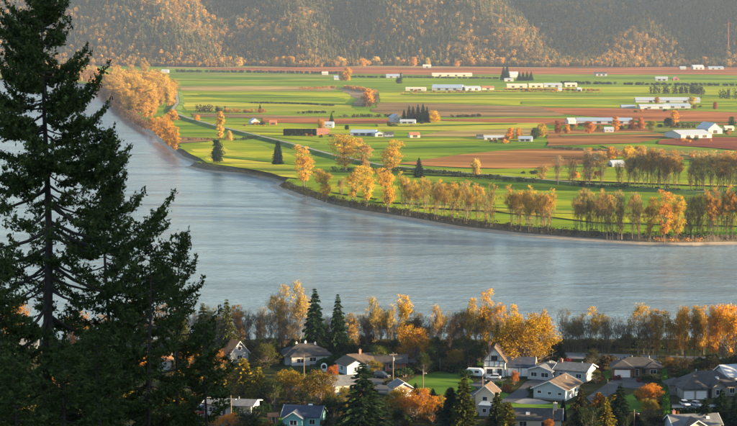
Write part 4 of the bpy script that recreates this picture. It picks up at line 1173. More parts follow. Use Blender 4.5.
block(h, 9, 8, 2.9, 'gx', 2.0, .5, W_WHITE, R_ORNG, (0, 0), 0, [(WN, 'f', -2, 1.6, 1.6, 1.2), (WN, 'r', 0, 1.6, 1.4, 1.2)], fascia=TRIM)
p = V(273, 423)
e = tag(empty('garden_shed', p, R(10)), 'tiny brick-red garden shed on the small lawn', 'shed')
block(e, 2.6, 2.2, 1.9, 'gx', .7, .2, W_BRICK, R_RUST, (0, 0), 0, [(DR, 'f', 0, .95, .8, 1.7)])

# --- farm buildings across the river
def farm(px, by, wpx, dep, hh, rise, wm, rm, label, rz=0.0, roof='gx', name='barn', cat='barn', doors=0, wins=0, extra=None, hip=False):
    p = Q(px, by); s = scale_at(p); wd = wpx / s
    p.z = ZP + 0.75
    p.y += dep / 2
    e = tag(empty(name, p, R(rz)), label, cat)
    ops = []
    if doors:
        for k in range(doors):
            ops.append(('barn_door' if name == 'barn' else DR, 'f', (k + .5 - doors / 2) * wd / doors * .8, min(hh * .3, 1.5) if name == 'barn' else 1.05, min(4.0, wd / doors * .5) if name == 'barn' else 1.0, min(hh * .55, 2.8) if name == 'barn' else 2.05, TRIMD))
    if wins:
        for k in range(wins):
            ops.append((WN, 'f', (k + .5 - wins / 2) * wd / wins * .9, hh * .42, 1.4, .9))
    block(e, wd, dep * 1.4, hh * .72, roof, rise * 1.05, .4, wm, rm, (0, 0), 0, [(o[0], o[1], o[2], o[3], o[4], o[5], *o[6:]) for o in ops])
    if extra: extra(e, wd, dep, hh)
    return e
farm(668, 103, 64, 18, 4.0, 3.0, W_WHITE, R_METAL, 'very long pale greenhouse-like barn before the tall dark hedge', -3, doors=3)
farm(654, 109, 30, 12, 3.2, 2.2, W_WHITE, R_METAL, 'low white shed in front of the long pale barn', 6, doors=2)
farm(677, 108.5, 26, 12, 3.4, 2.4, W_GREY, R_METB, 'grey-roofed shed right of the low white shed', 4, doors=2)
farm(628, 108.5, 14, 8, 2.6, 1.6, W_GREY, R_METB, 'tiny grey lean-to at the end of the low white shed', 3)
farm(605, 124, 55, 15, 3.6, 2.6, W_WHITE, R_METB, 'long blue-roofed barn with a white end beside the red fields', -5, doors=4)
farm(571, 124, 8, 8, 4.2, 2.2, W_WHITE, R_METAL, 'small white building at the left end of the long barn', 12, name='farmhouse', cat='house', wins=2)
farm(690, 138.5, 34, 24, 4.2, 3.2, W_WHITE, R_METAL, 'big white barn with a broad low roof beside dark red rows', 18, 'gx', doors=3)
farm(711, 134, 15, 20, 6.0, 5.0, W_WHITE, R_METAL, 'tall steep white barn behind the broad low one', 14, 'gy', doors=1)
farm(729, 131, 9, 8, 3.0, 1.8, W_CREAM, R_TAN, 'tan shed right of the tall steep barn', 5, doors=1)
farm(364, 136, 25, 14, 3.4, 2.2, W_WHITE, R_METB, 'blue-grey barn with a white end right of the brick house', -8, doors=3)
farm(379, 137, 10, 9, 3.2, 1.8, W_WHITE, R_METAL, 'white gabled end shed of the blue-grey barn', 10, 'gy', doors=1)
farm(389, 137, 9, 8, 2.8, 1.8, W_GREY, R_DARK, 'small dark-roofed house right of the blue-grey barn', 0, name='farmhouse', cat='house', wins=2)
farm(414, 138, 10, 10, 3.0, 2.0, W_CREAM, R_RUST, 'rust-roofed shed alone on the green field', 8, doors=1)
farm(254, 125, 9, 10, 4.0, 3.0, W_WHITE, R_METAL, 'small white barn with a bright end on the red strip', 14, 'gy', doors=1)
farm(273, 125, 7, 8, 2.6, 2.0, W_BRICK, R_RUST, 'rust-red shed right of the small white barn', 0, doors=1)
farm(321, 135, 15, 11, 3.4, 2.4, W_BRICK, R_RUST, 'red brick farmhouse beside the clipped dark hedge', 6, name='farmhouse', cat='house', wins=3)
farm(329, 128, 9, 9, 4.4, 2.0, W_WHITE, R_METAL, 'white farmhouse behind the brick one', -6, name='farmhouse', cat='house', wins=2)
farm(395, 122.5, 9, 9, 6.4, 3.0, W_WHITE, R_METB, 'tall white farmhouse left of the dark conifer clump', 20, 'gy', name='farmhouse', cat='house', wins=2)
farm(408, 124, 15, 8, 2.6, 1.8, W_WHITE, R_METAL, 'low white garage in front of the dark conifer clump', -6, doors=2)
farm(452, 76.5, 40, 16, 4, 2.6, W_CREAM, R_TAN, 'long tan barn beside the far road', 1, doors=4)
farm(448, 90.5, 30, 26, 4.5, 4.2, W_WHITE, R_METB, 'wide blue-grey barn in the far barn cluster', -6, doors=3)
farm(462, 90, 13, 18, 4.5, 4.0, W_GREY, R_METB, 'gabled grey barn joined to the far barn cluster', 5, 'gy', doors=1)
farm(472, 90.5, 16, 14, 4, 2.6, W_WHITE, R_METAL, 'white shed right of the far barn cluster', 10, doors=2)
farm(416, 91, 20, 12, 3.5, 2.0, W_CREAM, R_TAN, 'tan shed left of the far barn cluster', -4, doors=2)
farm(488, 90, 12, 12, 3.5, 2.5, W_CREAM, R_RUST, 'rusty shed right of the far barn cluster', 0, doors=1)
farm(512.5, 77.5, 11, 14, 6.5, 4.5, W_WHITE, R_METAL, 'bright white farmhouse between far dark conifers', 8, 'gx', name='farmhouse', cat='house', wins=3)
farm(509, 81.5, 9, 9, 3.5, 2.0, W_CREAM, R_METAL, 'low pale garage before the bright white farmhouse', 0, doors=1)
for x, wp, lab in ((517, 20, 'long cream shed at the left of the far shed row'), (536, 14, 'cream shed second in the far shed row'), (553, 18, 'white shed amid the far shed row'), (571, 12, 'short white shed near the end of the far shed row')):
    farm(x, 88 - (x - 517) * .02, wp, 12, 4, 2.6, W_CREAM if wp != 18 else W_WHITE, R_TAN if wp != 18 else R_METAL, lab, 0, doors=2)
farm(560, 91, 4, 7, 3, 2, W_WHITE, R_METAL, 'tiny white hut before the far shed row', 0, name='farmhouse', cat='house')
farm(579, 91, 4.5, 7, 3, 2, W_WHITE, R_METAL, 'tiny white hut at the end of the far shed row', 10, name='farmhouse', cat='house')
farm(339, 80, 10, 12, 5, 3, W_WHITE, R_METB, 'white house beside the far tall orange tree', 0, name='farmhouse', cat='house', wins=2)
farm(325, 75, 6, 10, 4, 2.5, W_WHITE, R_TAN, 'small pale house on the far red field edge', 0, name='farmhouse', cat='house', wins=2)
farm(394, 78, 16, 14, 4, 3, W_GREY, R_METB, 'grey sheds beyond the lone dark tree', 3, doors=2)
farm(165, 73, 7, 12, 4.5, 2.5, W_WHITE, R_METAL, 'white house at the edge of the river wood', 0, name='farmhouse', cat='house', wins=2)
farm(601, 76, 11, 14, 5, 3, W_GREY, R_DARK, 'dark-roofed barn on the red field edge', 4, doors=2)
farm(662, 81, 12, 14, 4.5, 3, W_WHITE, R_METAL, 'white barn on the far right green field', -5, doors=2)
farm(676, 80.5, 6, 10, 4.5, 3, W_BRICK, R_METAL, 'red-walled barn beside the far right white barn', 0, 'gy', doors=1)
farm(698, 69.5, 11, 16, 6, 4, W_WHITE, R_METAL, 'white barn at the mountain foot near the red mast', 6, doors=2)
farm(716, 69.5, 15, 12, 4, 2.5, W_WHITE, R_METB, 'long pale shed at the mountain foot near the red mast', 0, doors=2)
farm(683, 69.5, 6, 12, 4, 2.5, W_GREY, R_METAL, 'small grey shed left of the mountain-foot barn', 0)
farm(427, 68, 8, 12, 4.5, 3, W_WHITE, R_TAN, 'pale shed alone on the long red field', 0, doors=1)
farm(494, 140.5, 20, 9, 2.8, 1.4, W_WHITE, R_METAL, 'low white yard building left of two orange trees', 3, doors=3)
farm(526, 142, 13, 9, 3.0, 1.8, W_WHITE, R_METB, 'low white yard building right of two orange trees', -8, doors=2)
farm(480, 139, 6, 6, 2.4, 1.4, W_GREY, R_DARK, 'small dark shed at the end of the white yard', 0)
farm(617, 167.5, 13, 8, 3.0, 2.0, W_WHITE, R_METAL, 'white bungalow among orange trees above the drainage hedge', 12, name='farmhouse', cat='house', wins=3)
farm(600, 160.5, 10, 8, 3.0, 2.0, W_GREY, R_BROWN, 'brown-roofed bungalow left of the white one', -6, name='farmhouse', cat='house', wins=2)
farm(609, 132.5, 9, 8, 3.0, 2.0, W_WHITE, R_METAL, 'little white house before the long blue-roofed barn', 0, name='farmhouse', cat='house', wins=2)
p = P(544, 62.5, ZP); p.y += 40; p.z = zm(p.x, p.y) + .5
e = tag(empty('farmhouse', p, 0), 'white house in the clearing at the mountain spur', 'house')
block(e, 18, 12, 4.5, 'gx', 3, .5, W_WHITE, R_METAL)
g = 'bushes scattered about the farmyards'
for cx_, cy_, sx_, sy_, n_ in ((665, 110, 36, 2.5, 14), (600, 128, 34, 3, 16), (690, 141, 24, 2, 8), (330, 137, 26, 2, 9), (405, 125, 20, 2, 9), (450, 92, 34, 1.5, 12), (540, 91, 40, 1.5, 14), (510, 142, 26, 2, 10), (612, 165, 22, 3, 10), (262, 126, 18, 1.5, 6), (700, 160, 36, 5, 14), (720, 135, 14, 3, 6), (560, 176, 40, 4, 8)):
    for k in range(n_):
        px_ = cx_ + rn.uniform(-1, 1) * sx_; py_ = cy_ + rn.uniform(-1, 1) * sy_
        p = Q(px_, py_); h_ = rn.uniform(2.0, 5.0)
        tree('bush', p, h_, h_ * rn.uniform(1.1, 1.9), rn.choice((HO, (0.5, 0.25, 0.04), RUST, (.06, .07, .03), GRN, (.3, .2, .06))), 'farm_bush', 'small bush near the farm buildings across the river', 'bush', g)
# clipped hedge block beside the brick house
def clipped_hedge(p, ln, wd, hh, rz, col, label, lf=.35, n=4200, lobes=0):
    rng = np.random.default_rng(int(abs(p.x) * 10) + 3)
    e = tag(empty('clipped_hedge', p, rz), label, 'hedge')
    if lobes:
        L2 = ln / lobes
        for k in range(lobes):
            m = n // lobes; hk = hh * rng.uniform(.92, 1.06)
            th = rng.uniform(0, 6.283, m); u = rng.uniform(0, 1, m); rr = rng.uniform(.75, 1.02, m) * np.where(u > .8, np.sqrt(np.maximum(0, 1 - ((u - .8) / .2) ** 2)), 1)
            C = np.stack([rr * np.cos(th) * L2 * .56, rr * np.sin(th) * wd / 2, u * hk], 1)
            v, f, a, b = leaf_quads(rng, C, lf, aspect=.7)
            o = bpy.data.objects.new('hedge_plant', mesh_np('hedge_plant', v, f, LEAF, {'rnd': a, 'rnd2': b})); j = rng.uniform(.85, 1.15)
            o.location = ((k + .5) * L2 - ln / 2, rng.normal() * .06, 0); o.color = (col[0] * j, col[1] * j, col[2] * j, 1); link(o, e)
    else:
        face = rng.integers(0, 5, n); a = rng.uniform(-1, 1, n); b = rng.uniform(0, 1, n)
        C = np.zeros((n, 3))
        for k in range(n):
            if face[k] < 2: C[k] = (a[k] * ln / 2, -wd / 2, b[k] * hh)
            elif face[k] == 2: C[k] = (a[k] * ln / 2, wd / 2, b[k] * hh)
            elif face[k] == 3: C[k] = (a[k] * ln / 2, (b[k] - .5) * wd, hh)
            else: C[k] = ((1 if a[k] > 0 else -1) * ln / 2, (b[k] - .5) * wd, rng.uniform() * hh)
        C += rng.normal(size=(n, 3)) * .12
        v, f, a, b = leaf_quads(rng, C, lf, aspect=.7)
        o = bpy.data.objects.new('foliage', mesh_np('foliage', v, f, LEAF, {'rnd': a, 'rnd2': b})); o.color = (*col, 1); link(o, e)
    return e
p = Q(300, 136); s = scale_at(p); p.z = ZP + .7
clipped_hedge(p, 32 / s, 6, 5.5, 0, (0.02, 0.03, 0.018), 'block-shaped dark clipped hedge left of the brick house', .6, 3500)

# radio mast
p = Q(728, 66.3); s = scale_at(p); p.z = ZP
e = tag(empty('radio_mast', p), 'tall red lattice radio mast at the mountain foot', 'mast')
Hm = 45 / s; a_ = 0.9
MASTR = mat('mast_red', (0.55, 0.10, 0.05), .6, .1, 2)
for k in range(3):
    mb = MB(); t = k * 2.094; mb.tube((a_ * math.cos(t), a_ * math.sin(t), -1), (a_ * .6 * math.cos(t), a_ * .6 * math.sin(t), Hm), .16, .12, 5); mb.build('mast_leg', MASTR, e)
mb = MB()
for i in range(int(Hm / 2)):
    z = i * 2.0; q = a_ * (1 - .4 * z / Hm); q2 = a_ * (1 - .4 * (z + 2) / Hm)
    for k in range(3):
        t, t2 = k * 2.094, (k + 1) * 2.094
        mb.tube((q * math.cos(t), q * math.sin(t), z), (q2 * math.cos(t2), q2 * math.sin(t2), z + 2), .07, .07, 4)
mb.build('lattice_bracing', MASTR, e)['kind'] = 'stuff'
mb = MB(); mb.tube((0, 0, Hm), (0, 0, Hm + 4), .1, .05, 5); mb.build('antenna', MASTR, e)

# ------------------------------------------------------------------ village ground: roads, drives, lawns
vz = [0]
def vsheet(name, m, pts, label):
    vz[0] += 1
    return sheet(name, [(q.x, q.y) for q in (V(x, y) for x, y in pts)], m, ZV + 0.02 + 0.006 * vz[0], label)
vsheet('road', mat('old_asphalt', (0.17, 0.17, 0.17), .9, .2, .3), [(520, 351), (740, 358), (900, 364), (900, 371), (740, 365), (690, 362.5), (560, 358.5), (520, 357)], 'grey river road running below the bare trees')
vsheet('lawn', LAWN, [(404, 384), (418, 376), (440, 371), (460, 373), (473, 381), (476, 389), (462, 394), (440, 395), (412, 391)], 'round green lawn enclosed by shrubs and the lane')
vsheet('lawn', LAWN, [(476, 396), (500, 390), (509, 395), (502, 404), (478, 403)], 'green verge between the pointed cedars and the drive')
vsheet('lawn', LAWN, [(507, 403), (540, 403), (566, 405), (576, 404), (562, 413), (520, 414), (506, 408)], 'bright green lawn in front of the pale blue house')
vsheet('lawn', LAWN, [(603, 372), (616, 369), (614, 376), (606, 380)], 'small lawn beside the dark red shrubs')
vsheet('lawn', LAWN, [(619, 398), (640, 392), (650, 398), (645, 412), (622, 414)], 'shaded green lawn beside the orange tree')
vsheet('lawn', LAWN, [(262, 420), (288, 416), (296, 430), (262, 432)], 'small lawn beside the turquoise house')
vsheet('lawn', LAWN, [(470, 360), (487, 360), (487, 366), (472, 366)], 'patch of grass beside the cottage')
vsheet('lane', ASPH, [(380, 385), (404, 388), (440, 396.5), (466, 395.5), (480, 389), (470, 385), (488, 378), (508, 379), (498, 384), (508, 387), (490, 393), (470, 399), (440, 402), (400, 397), (378, 393)], 'grey lane curving past the round lawn to the cottage')
vsheet('driveway', ASPH, [(497, 403), (516, 391), (526, 382), (540, 377), (546, 383), (534, 389), (528, 396), (516, 403)], 'grey driveway leading up to the white split-gable house')
vsheet('driveway', CONC, [(514, 402.5), (526, 398), (540, 400), (552, 403), (540, 404.5), (520, 404)], 'pale concrete path beside the lawn')
vsheet('driveway', ASPH, [(586, 398), (604, 386), (616, 377), (650, 379), (648, 390), (625, 388), (604, 398), (592, 404)], 'wide grey driveway of the long brown house')
vsheet('driveway', CONC, [(672, 405), (716, 405), (720, 410), (672, 411)], 'pale forecourt before the double garage')
vsheet('lane', ASPH, [(284, 385), (345, 384), (372, 378), (384, 380), (380, 390), (345, 390), (284, 389)], 'grey lane below the cedar hedge')
vsheet('driveway', ASPH, [(185, 405), (222, 412), (224, 419), (180, 420)], 'dark parking yard beside the low grey roof')

# ------------------------------------------------------------------ cars
TYRE = mat('tyre', (0.02, 0.02, 0.02), .9, .1, 3)
RIM = mat('rim', (0.4, 0.4, 0.4), .35, .05, 3, metallic=.8)
LAMP = mat('headlight_lens', (0.7, 0.7, 0.7), .15, .02, 3)
TAIL = mat('tail_light', (0.3, 0.02, 0.02), .25, .02, 3)
BUMP = mat('bumper_black', (0.03, 0.03, 0.03), .7, .1, 3)
def paint(name, c):
    m = mat('paint_' + name, c, .28, .03, 1, spec=.5); return m
def loft(secs):
    """secs: list of closed rings with equal counts along x"""
    mb = MB(); k = len(secs[0]); vs = [p for s_ in secs for p in s_]
    fs = [(i * k + j, i * k + (j + 1) % k, (i + 1) * k + (j + 1) % k, (i + 1) * k + j) for i in range(len(secs) - 1) for j in range(k)]
    fs += [tuple(range(k)), tuple(range((len(secs) - 1) * k, len(secs) * k))]
    mb.add(vs, fs); return mb
def car(p, rz, pm, label, van=False, name='parked_car', cat='car'):
    e = tag(empty(name, p, rz), label, cat, 'cars parked between the houses')
    L_, W2 = (4.9, .95) if van else (4.4, .88)
    hz = 1.15 if van else .92
    pr = [(-.5, .55, .80, .90), (-.47, .30, hz - .04, .97), (-.2, .28, hz, 1.0), (.15, .28, hz - .02, 1.0), (.36, .28, hz - .08, .98), (.47, .32, hz - .2, .93), (.5, .45, hz - .32, .86)]
    secs = []
    for fx, z0, z1, k in pr:
        x = fx * L_; w_ = W2 * k; m = (z0 + z1) / 2
        secs.append([(x, -w_ * .92, z0), (x, -w_, m), (x, -w_ * .94, z1), (x, w_ * .94, z1), (x, w_, m), (x, w_ * .92, z0)])
    loft(secs).build('body', pm, e, smooth=False)
    ct = (1.95 if van else 1.45); bk = -.47 if van else -.40
    cab = [(bk, hz - .03, .90), (bk + .07, ct - .02, .76), (.06, ct, .76), (.24 if not van else .30, hz - .03, .9)]
    secs = []
    lo = hz - .03
    secs = []
    for fx, zt_, k in cab:
        x = fx * L_; w_ = W2 * .93
        secs.append([(x, -w_, lo - .02), (x, -W2 * k * .96, max(zt_, lo)), (x, W2 * k * .96, max(zt_, lo)), (x, w_, lo - .02)])
    loft(secs).build('cabin_glass', GLASS, e)
    mb = MB(); x0, x1 = (bk + .08) * L_, .05 * L_
    mb.box(x0, x1, -W2 * .735, W2 * .735, ct + .004, ct + .045); mb.build('roof_panel', pm, e)
    for sx in (-.31, .31):
        for sy in (-1, 1):
            mb = MB(); mb.tube((0, -.11, 0), (0, .11, 0), .33, .33, 14)
            wh = mb.build('wheel', TYRE, e, (sx * L_, sy * (W2 - .06), .33))
            mb = MB(); mb.tube((0, sy * .112, 0), (0, sy * .125, 0), .2, .18, 10); mb.build('rim', RIM, wh)
    for sy in (-1, 1):
        mb = MB(); mb.box(L_ * .478, L_ * .492, sy * W2 * .6 - .18, sy * W2 * .6 + .18, hz - .34, hz - .22); mb.build('headlight', LAMP, e)
        mb = MB(); mb.box(-L_ * .5 - .012, -L_ * .488, sy * W2 * .66 - .14, sy * W2 * .66 + .14, .62, .78); mb.build('tail_light', TAIL, e)
    mb = MB(); mb.box(L_ * .485, L_ * .512, -W2 * .82, W2 * .82, .33, .5); mb.build('bumper', BUMP, e)
    return e
PW, PR_, PD, PS, PB = paint('white', (.75, .75, .75)), paint('red', (.25, .02, .02)), paint('dark', (.03, .03, .035)), paint('silver', (.42, .43, .45)), paint('blue', (.05, .09, .2))
car(V(493.5, 379), R(168), PW, 'white car parked in front of the half-timbered cottage')
car(V(685, 405.8), R(-75), PW, 'white car parked left on the double garage forecourt')
car(V(697, 406.6), R(-60), PS, 'silver car parked right on the double garage forecourt')
car(V(382, 378), R(-30), PD, 'dark van parked beside the carport bungalow', True)
car(V(394.5, 385), R(160), PR_, 'dark red car on the lane below the utility pole')
car(V(200, 414), R(20), PR_, 'red car in the dark parking yard')
car(V(193, 410), R(25), PS, 'silver car behind the red one in the parking yard')
car(V(207, 408), R(30), PB, 'blue car beside the low grey-roofed house')
# camper trailer
p = V(474.5, 377)
e = tag(empty('camper_trailer', p, R(-14)), 'white rounded camper trailer parked at the edge of the round lawn', 'trailer')
sec = [(-2.6, .6), (-2.75, 1.3), (-2.55, 2.1), (-2.0, 2.6), (1.6, 2.6), (2.4, 2.25), (2.75, 1.5), (2.6, .6)]
mb = MB(); mb.prism([(x, z) for x, z in sec], 'y', -1.1, 1.1); mb.build('body', PW, e)
for x, wx in ((-1.5, 1.0), (.9, 1.2)):
    mb = MB(); mb.box(x - wx / 2, x + wx / 2, -1.13, -1.102, 1.45, 2.1); mb.build('window', GLASS, e)
mb = MB(); mb.box(-.5, .1, -1.13, -1.102, .7, 2.2); mb.build('door', GARM, e)
for sy in (-1, 1):
    mb = MB(); mb.tube((0, -.1, 0), (0, .1, 0), .35, .35, 14); mb.build('wheel', TYRE, e, (0, sy * 1.0, .35))
mb = MB(); mb.tube((2.6, 0, .55), (3.9, 0, .5), .06, .05, 6); mb.tube((3.8, 0, .5), (3.8, 0, -.05), .05, .05, 6); mb.build('drawbar', BUMP, e)

# ------------------------------------------------------------------ poles
WOODP = mat('pole_wood', (0.15, 0.105, 0.07), .9, .2, 2, stretch=(4, 4, .5))
INS = mat('insulator', (0.35, 0.33, 0.32), .4, .05, 2)
def pole(px, by, ty, label, arm=True, lamp=False, trans=False):
    p = V(px, by); s = scale_at(p); H = (by - ty) / s
    e = tag(empty('utility_pole', p, R(20 + px % 30)), label, 'pole')
    mb = MB(); mb.path([(0, 0, -.5), (0.02, 0, H * .5), (0, 0.03, H)], [.19, .16, .12], 9); mb.build('pole', WOODP, e, smooth=True)
    if arm:
        mb = MB(); mb.box(-1.2, 1.2, -.2, -.1, H - .75, H - .62); c = mb.build('crossarm', WOODP, e)
        for x in (-1.1, -.5, .5, 1.1):
            mb = MB(); mb.tube((x, -.15, H - .62), (x, -.15, H - .42), .06, .04, 6); mb.build('insulator', INS, c)
    if trans:
        mb = MB(); mb.tube((0, -.38, H - 2.4), (0, -.38, H - 1.5), .24, .24, 10); mb.build('transformer', INS, e)
    if lamp:
        mb = MB(); mb.path([(0, -.1, H - 1.2), (0, -.9, H - .8), (0, -1.8, H - .75)], [.04, .04, .04], 6); a = mb.build('lamp_arm', PIPE, e)
        mb = MB(); mb.box(-.13, .13, -2.3, -1.7, H - .85, H - .7); mb.build('lamp_head', PIPE, a)
    return e
pole(393, 383, 352, 'utility pole rising behind the carport bungalow', trans=True)
pole(423, 395, 369, 'wooden utility pole on the edge of the round lawn', arm=False, lamp=True)
pole(482.5, 402, 376, 'wooden lamp pole between the drive and the yellow-lit cream house', arm=False, lamp=True)
pole(304, 390, 354, 'tall wooden pole beside the cedar hedge', arm=False)
pole(231, 418, 395, 'wooden pole before the low grey-roofed house', arm=False, lamp=True)
pole(607.5, 402, 379, 'thin wooden pole beside the wide driveway', arm=False)
pole(634, 430, 409, 'wooden pole beside the shaded lawn', arm=False, lamp=True)
pole(553, 432, 410, 'wooden pole beside the lit cream end wall', arm=False)
pole(650, 356, 334, 'utility pole beside the river road', trans=False)
pole(440, 372, 359, 'thin pole standing behind the round lawn', arm=False)

# ------------------------------------------------------------------ village and near bank trees
def N_(kind, px, by, ty, wpx, col, label, name='autumn_tree', group=None, cat='tree'):
    return tpx(kind, px, by, ty, wpx, z=ZV, name=name, label=label, group=group, cat=cat, col=col)
N_('spruce', 315, 357, 287, 36, DKGR, 'tallest dark spruce on the near riverbank', 'spruce_tree')
N_('spruce', 338, 356, 293, 29, (0.03, 0.055, 0.02), 'second tall spruce right of the tallest on the near bank', 'spruce_tree')
N_('spruce', 497.5, 362, 322, 16, DKGR, 'narrow dark spruce against the big golden maple', 'spruce_tree')
N_('spruce', 227, 358, 298, 30, (0.07, 0.085, 0.02), 'olive spruce left of the orange-roofed house', 'spruce_tree')
N_('spruce', 203, 352, 302, 32, (0.08, 0.09, 0.02), 'yellowish spruce beside the fir bough tips', 'spruce_tree')
N_('spruce', 181, 354, 303, 28, (0.10, 0.10, 0.02), 'paler yellowish spruce nearest the fir boughs', 'spruce_tree')
N_('cotton_gold', 172, 346, 308, 22, (0.40, 0.24, 0.03), 'golden tree behind the yellowish spruces')
N_('cotton_gold', 214, 346, 306, 20, OLIVE, 'olive-gold tree between the spruces')
N_('cotton_gold', 241, 350, 304, 22, (0.30, 0.17, 0.04), 'rusty tree right of the olive spruce')
N_('cotton_bare', 257, 350, 308, 22, BROWNL, 'bare brown tree between olive spruce and tallest spruce')
N_('cotton_top', 277, 350, 284, 24, PALE, 'pale feathery tall tree left of the tallest spruce')
N_('cotton_top', 301, 352, 280, 24, PALE, 'pale feathery tree just behind the tallest spruce')
N_('cotton_bare', 288, 350, 304, 20, BROWNL, 'bare tree between the two pale feathery trees')
N_('cotton_gold', 353, 352, 312, 18, PALE, 'pale gold tree right of the second spruce')
N_('cotton_bare', 366, 350, 318, 16, BROWNL, 'short bare tree beside the pale gold tree')
N_('cotton_top', 377, 352, 296, 22, PALE, 'tall pale tree between the spruces and the bright gold pair')
N_('cotton_gold', 402, 352, 296, 24, GOLD, 'bright gold tree above the round orange maple')
N_('cotton_top', 391, 352, 304, 16, PALE, 'pale tree touching the bright gold one')
N_('cotton_bare', 415, 350, 312, 16, BROWNL, 'bare tree right of the bright gold one')
N_('cotton_top', 439, 352, 304, 20, PALE, 'pale twiggy tree at the gap in the near bank row')
N_('cotton_bare', 449, 352, 310, 18, BROWNL, 'bare twiggy tree right of the gap')
N_('cotton_bare', 459, 352, 308, 18, (0.30, 0.18, 0.06), 'brown twiggy tree left of the gold trio')
N_('cotton_gold', 468, 352, 298, 18, GOLD, 'first of the gold trio on the near bank, slender')
N_('cotton_gold', 485, 352, 290, 23, GOLD, 'tallest of the gold trio on the near bank')
N_('cotton_top', 497, 352, 302, 18, GOLD, 'thin gold tree behind the narrow dark spruce')
N_('cotton_top', 476, 352, 308, 14, PALE, 'pale thin tree between the gold trio')
N_('cotton_gold', 515, 354, 304, 17, GOLD, 'gold tree rising behind the left of the big maple')
N_('cotton_top', 544, 352, 308, 14, PALE, 'pale treetop behind the right of the big maple')
N_('big_maple', 533, 370, 314, 84, (0.36, 0.20, 0.014), 'huge spreading golden-olive maple behind the white houses', 'maple_tree')
N_('maple', 411, 366, 328, 36, (0.42, 0.20, 0.018), 'round orange-topped maple behind the round lawn', 'maple_tree')
g = 'bare grey trees along the river road'
for x in (568, 574, 581, 587, 604, 610, 617, 623, 629, 643, 649, 654):
    N_('cotton_bare', x + rn.uniform(-1, 1), 353 + rn.uniform(-2, 2), 317 + rn.uniform(-5, 5), rn.uniform(13, 18), BROWNL if rn.random() < .6 else OLIVE, 'bare grey tree in the row along the river road', group=g)
N_('cotton_top', 598, 353, 307, 20, GOLD, 'gold-tipped tree among the bare ones along the river road')
N_('cotton_top', 577, 353, 313, 18, OLIVE, 'olive-leaved tree at the start of the bare row')
N_('cotton_top', 637, 353, 302, 24, PALE, 'tall pale gold tree among the bare ones along the river road')
g = 'glowing orange trees at the end of the river road'
for x in (660, 667, 674, 681, 687, 693, 699, 705, 711, 717):
    N_('cotton_gold', x + rn.uniform(-1, 1), 356 + rn.uniform(-2, 4), 309 + rn.uniform(-5, 5), rn.uniform(17, 23), (0.56, 0.29, 0.022) if rn.random() < .6 else (0.46, 0.27, 0.03), 'orange tree in the dense stand at the end of the river road', group=g)
N_('maple', 724, 362, 306, 34, (0.62, 0.32, 0.02), 'full glowing orange tree in front of the dense stand')
N_('maple', 738, 366, 304, 36, (0.62, 0.31, 0.02), 'outermost full glowing orange tree of the dense stand')
N_('cotton_gold', 712, 362, 312, 22, (0.62, 0.30, 0.02), 'slender glowing tree left of the full orange one')
g = 'bare and pale trees filling the near bank row'
for k in range(58):
    x = 168 + k * 6.9 + rn.uniform(-3, 3)
    if 505 < x < 562: continue
    by = 349 + rn.uniform(-2, 3)
    c = rn.choice((BROWNL, BROWNL, PALE, (0.30, 0.2, 0.05), OLIVE))
    N_(rn.choice(('cotton_bare', 'cotton_bare', 'cotton_top')), x, by, by - rn.uniform(28, 42), rn.uniform(12, 19), c, 'thin twiggy tree filling the row on the near riverbank', group=g)
g = 'low dark evergreens under the near bank row'
for k in range(34):
    x = 190 + k * 14 + rn.uniform(-6, 6)
    if x > 560: continue
    by = 359 + rn.uniform(-4, 4)
    N_(rn.choice(('maple', 'maple', 'spruce')), x, by, by - rn.uniform(16, 26), rn.uniform(16, 24), rn.choice(((.025, .04, .016), (.04, .055, .018), (.07, .07, .02))), 'low dark evergreen under the near bank row', 'evergreen_tree', group=g)
# left bank trees behind the firs
g = 'golden trees behind the firs'
for x in (5, 22, 70, 88, 110, 130, 148, 160):
    N_('cotton_gold', x, 348, 308 + rn.uniform(-8, 8), rn.uniform(18, 26), (0.4, 0.2, 0.03), 'golden tree on the near bank behind the dark firs', group=g)
# garden conifers
N_('spruce', 363, 438, 361, 66, (0.022, 0.040, 0.014), 'big dark fir standing before the houses', 'fir_tree')
N_('cedar', 451, 432, 386, 26, (0.022, 0.042, 0.016), 'dark blunt cedar beside the pointed one', 'cedar_tree')
N_('cedar', 463.5, 434, 376, 30, (0.075, 0.085, 0.016), 'tall pointed cedar with sunlit yellow put into its colour', 'cedar_tree')  # crown yellowed all over to stand for sun on one side
N_('cedar', 497, 430, 391, 20, (0.05, 0.06, 0.015), 'narrow pointed cedar beside the yellow-lit cream house', 'cedar_tree')
N_('cedar', 508, 434, 401, 22, (0.11, 0.10, 0.018), 'yellow-green pointed cedar below the drive', 'cedar_tree')
N_('spruce', 580, 430, 384, 26, (0.06, 0.05, 0.02), 'rusty-lit spruce, its light put into the crown colour, right of the pale blue house', 'spruce_tree')  # orange side light tints the whole crown rust
N_('cedar', 563, 421, 399, 8, (0.015, 0.03, 0.014), 'small dark column cedar at the corner of the pale blue house', 'cedar_tree')
N_('spruce', 606, 434, 396, 26, (0.20, 0.16, 0.02), 'yellow spruce beside the thin wooden pole', 'spruce_tree')
N_('spruce', 620, 424, 382, 30, (0.02, 0.036, 0.015), 'dark broad spruce before the wide driveway', 'spruce_tree')
N_('cedar', 243, 402, 357, 30, (0.26, 0.19, 0.018), 'large yellow evergreen below the orange-roofed house', 'cedar_tree')
N_('cedar', 228, 402, 363, 26, (0.24, 0.19, 0.018), 'yellow evergreen left of the large one', 'cedar_tree')
N_('cedar', 258, 403, 366, 24, (0.20, 0.16, 0.018), 'yellow evergreen right of the large one', 'cedar_tree')
N_('cedar', 212, 402, 372, 24, (0.16, 0.14, 0.018), 'shorter yellow evergreen at the fir bough tips', 'cedar_tree')
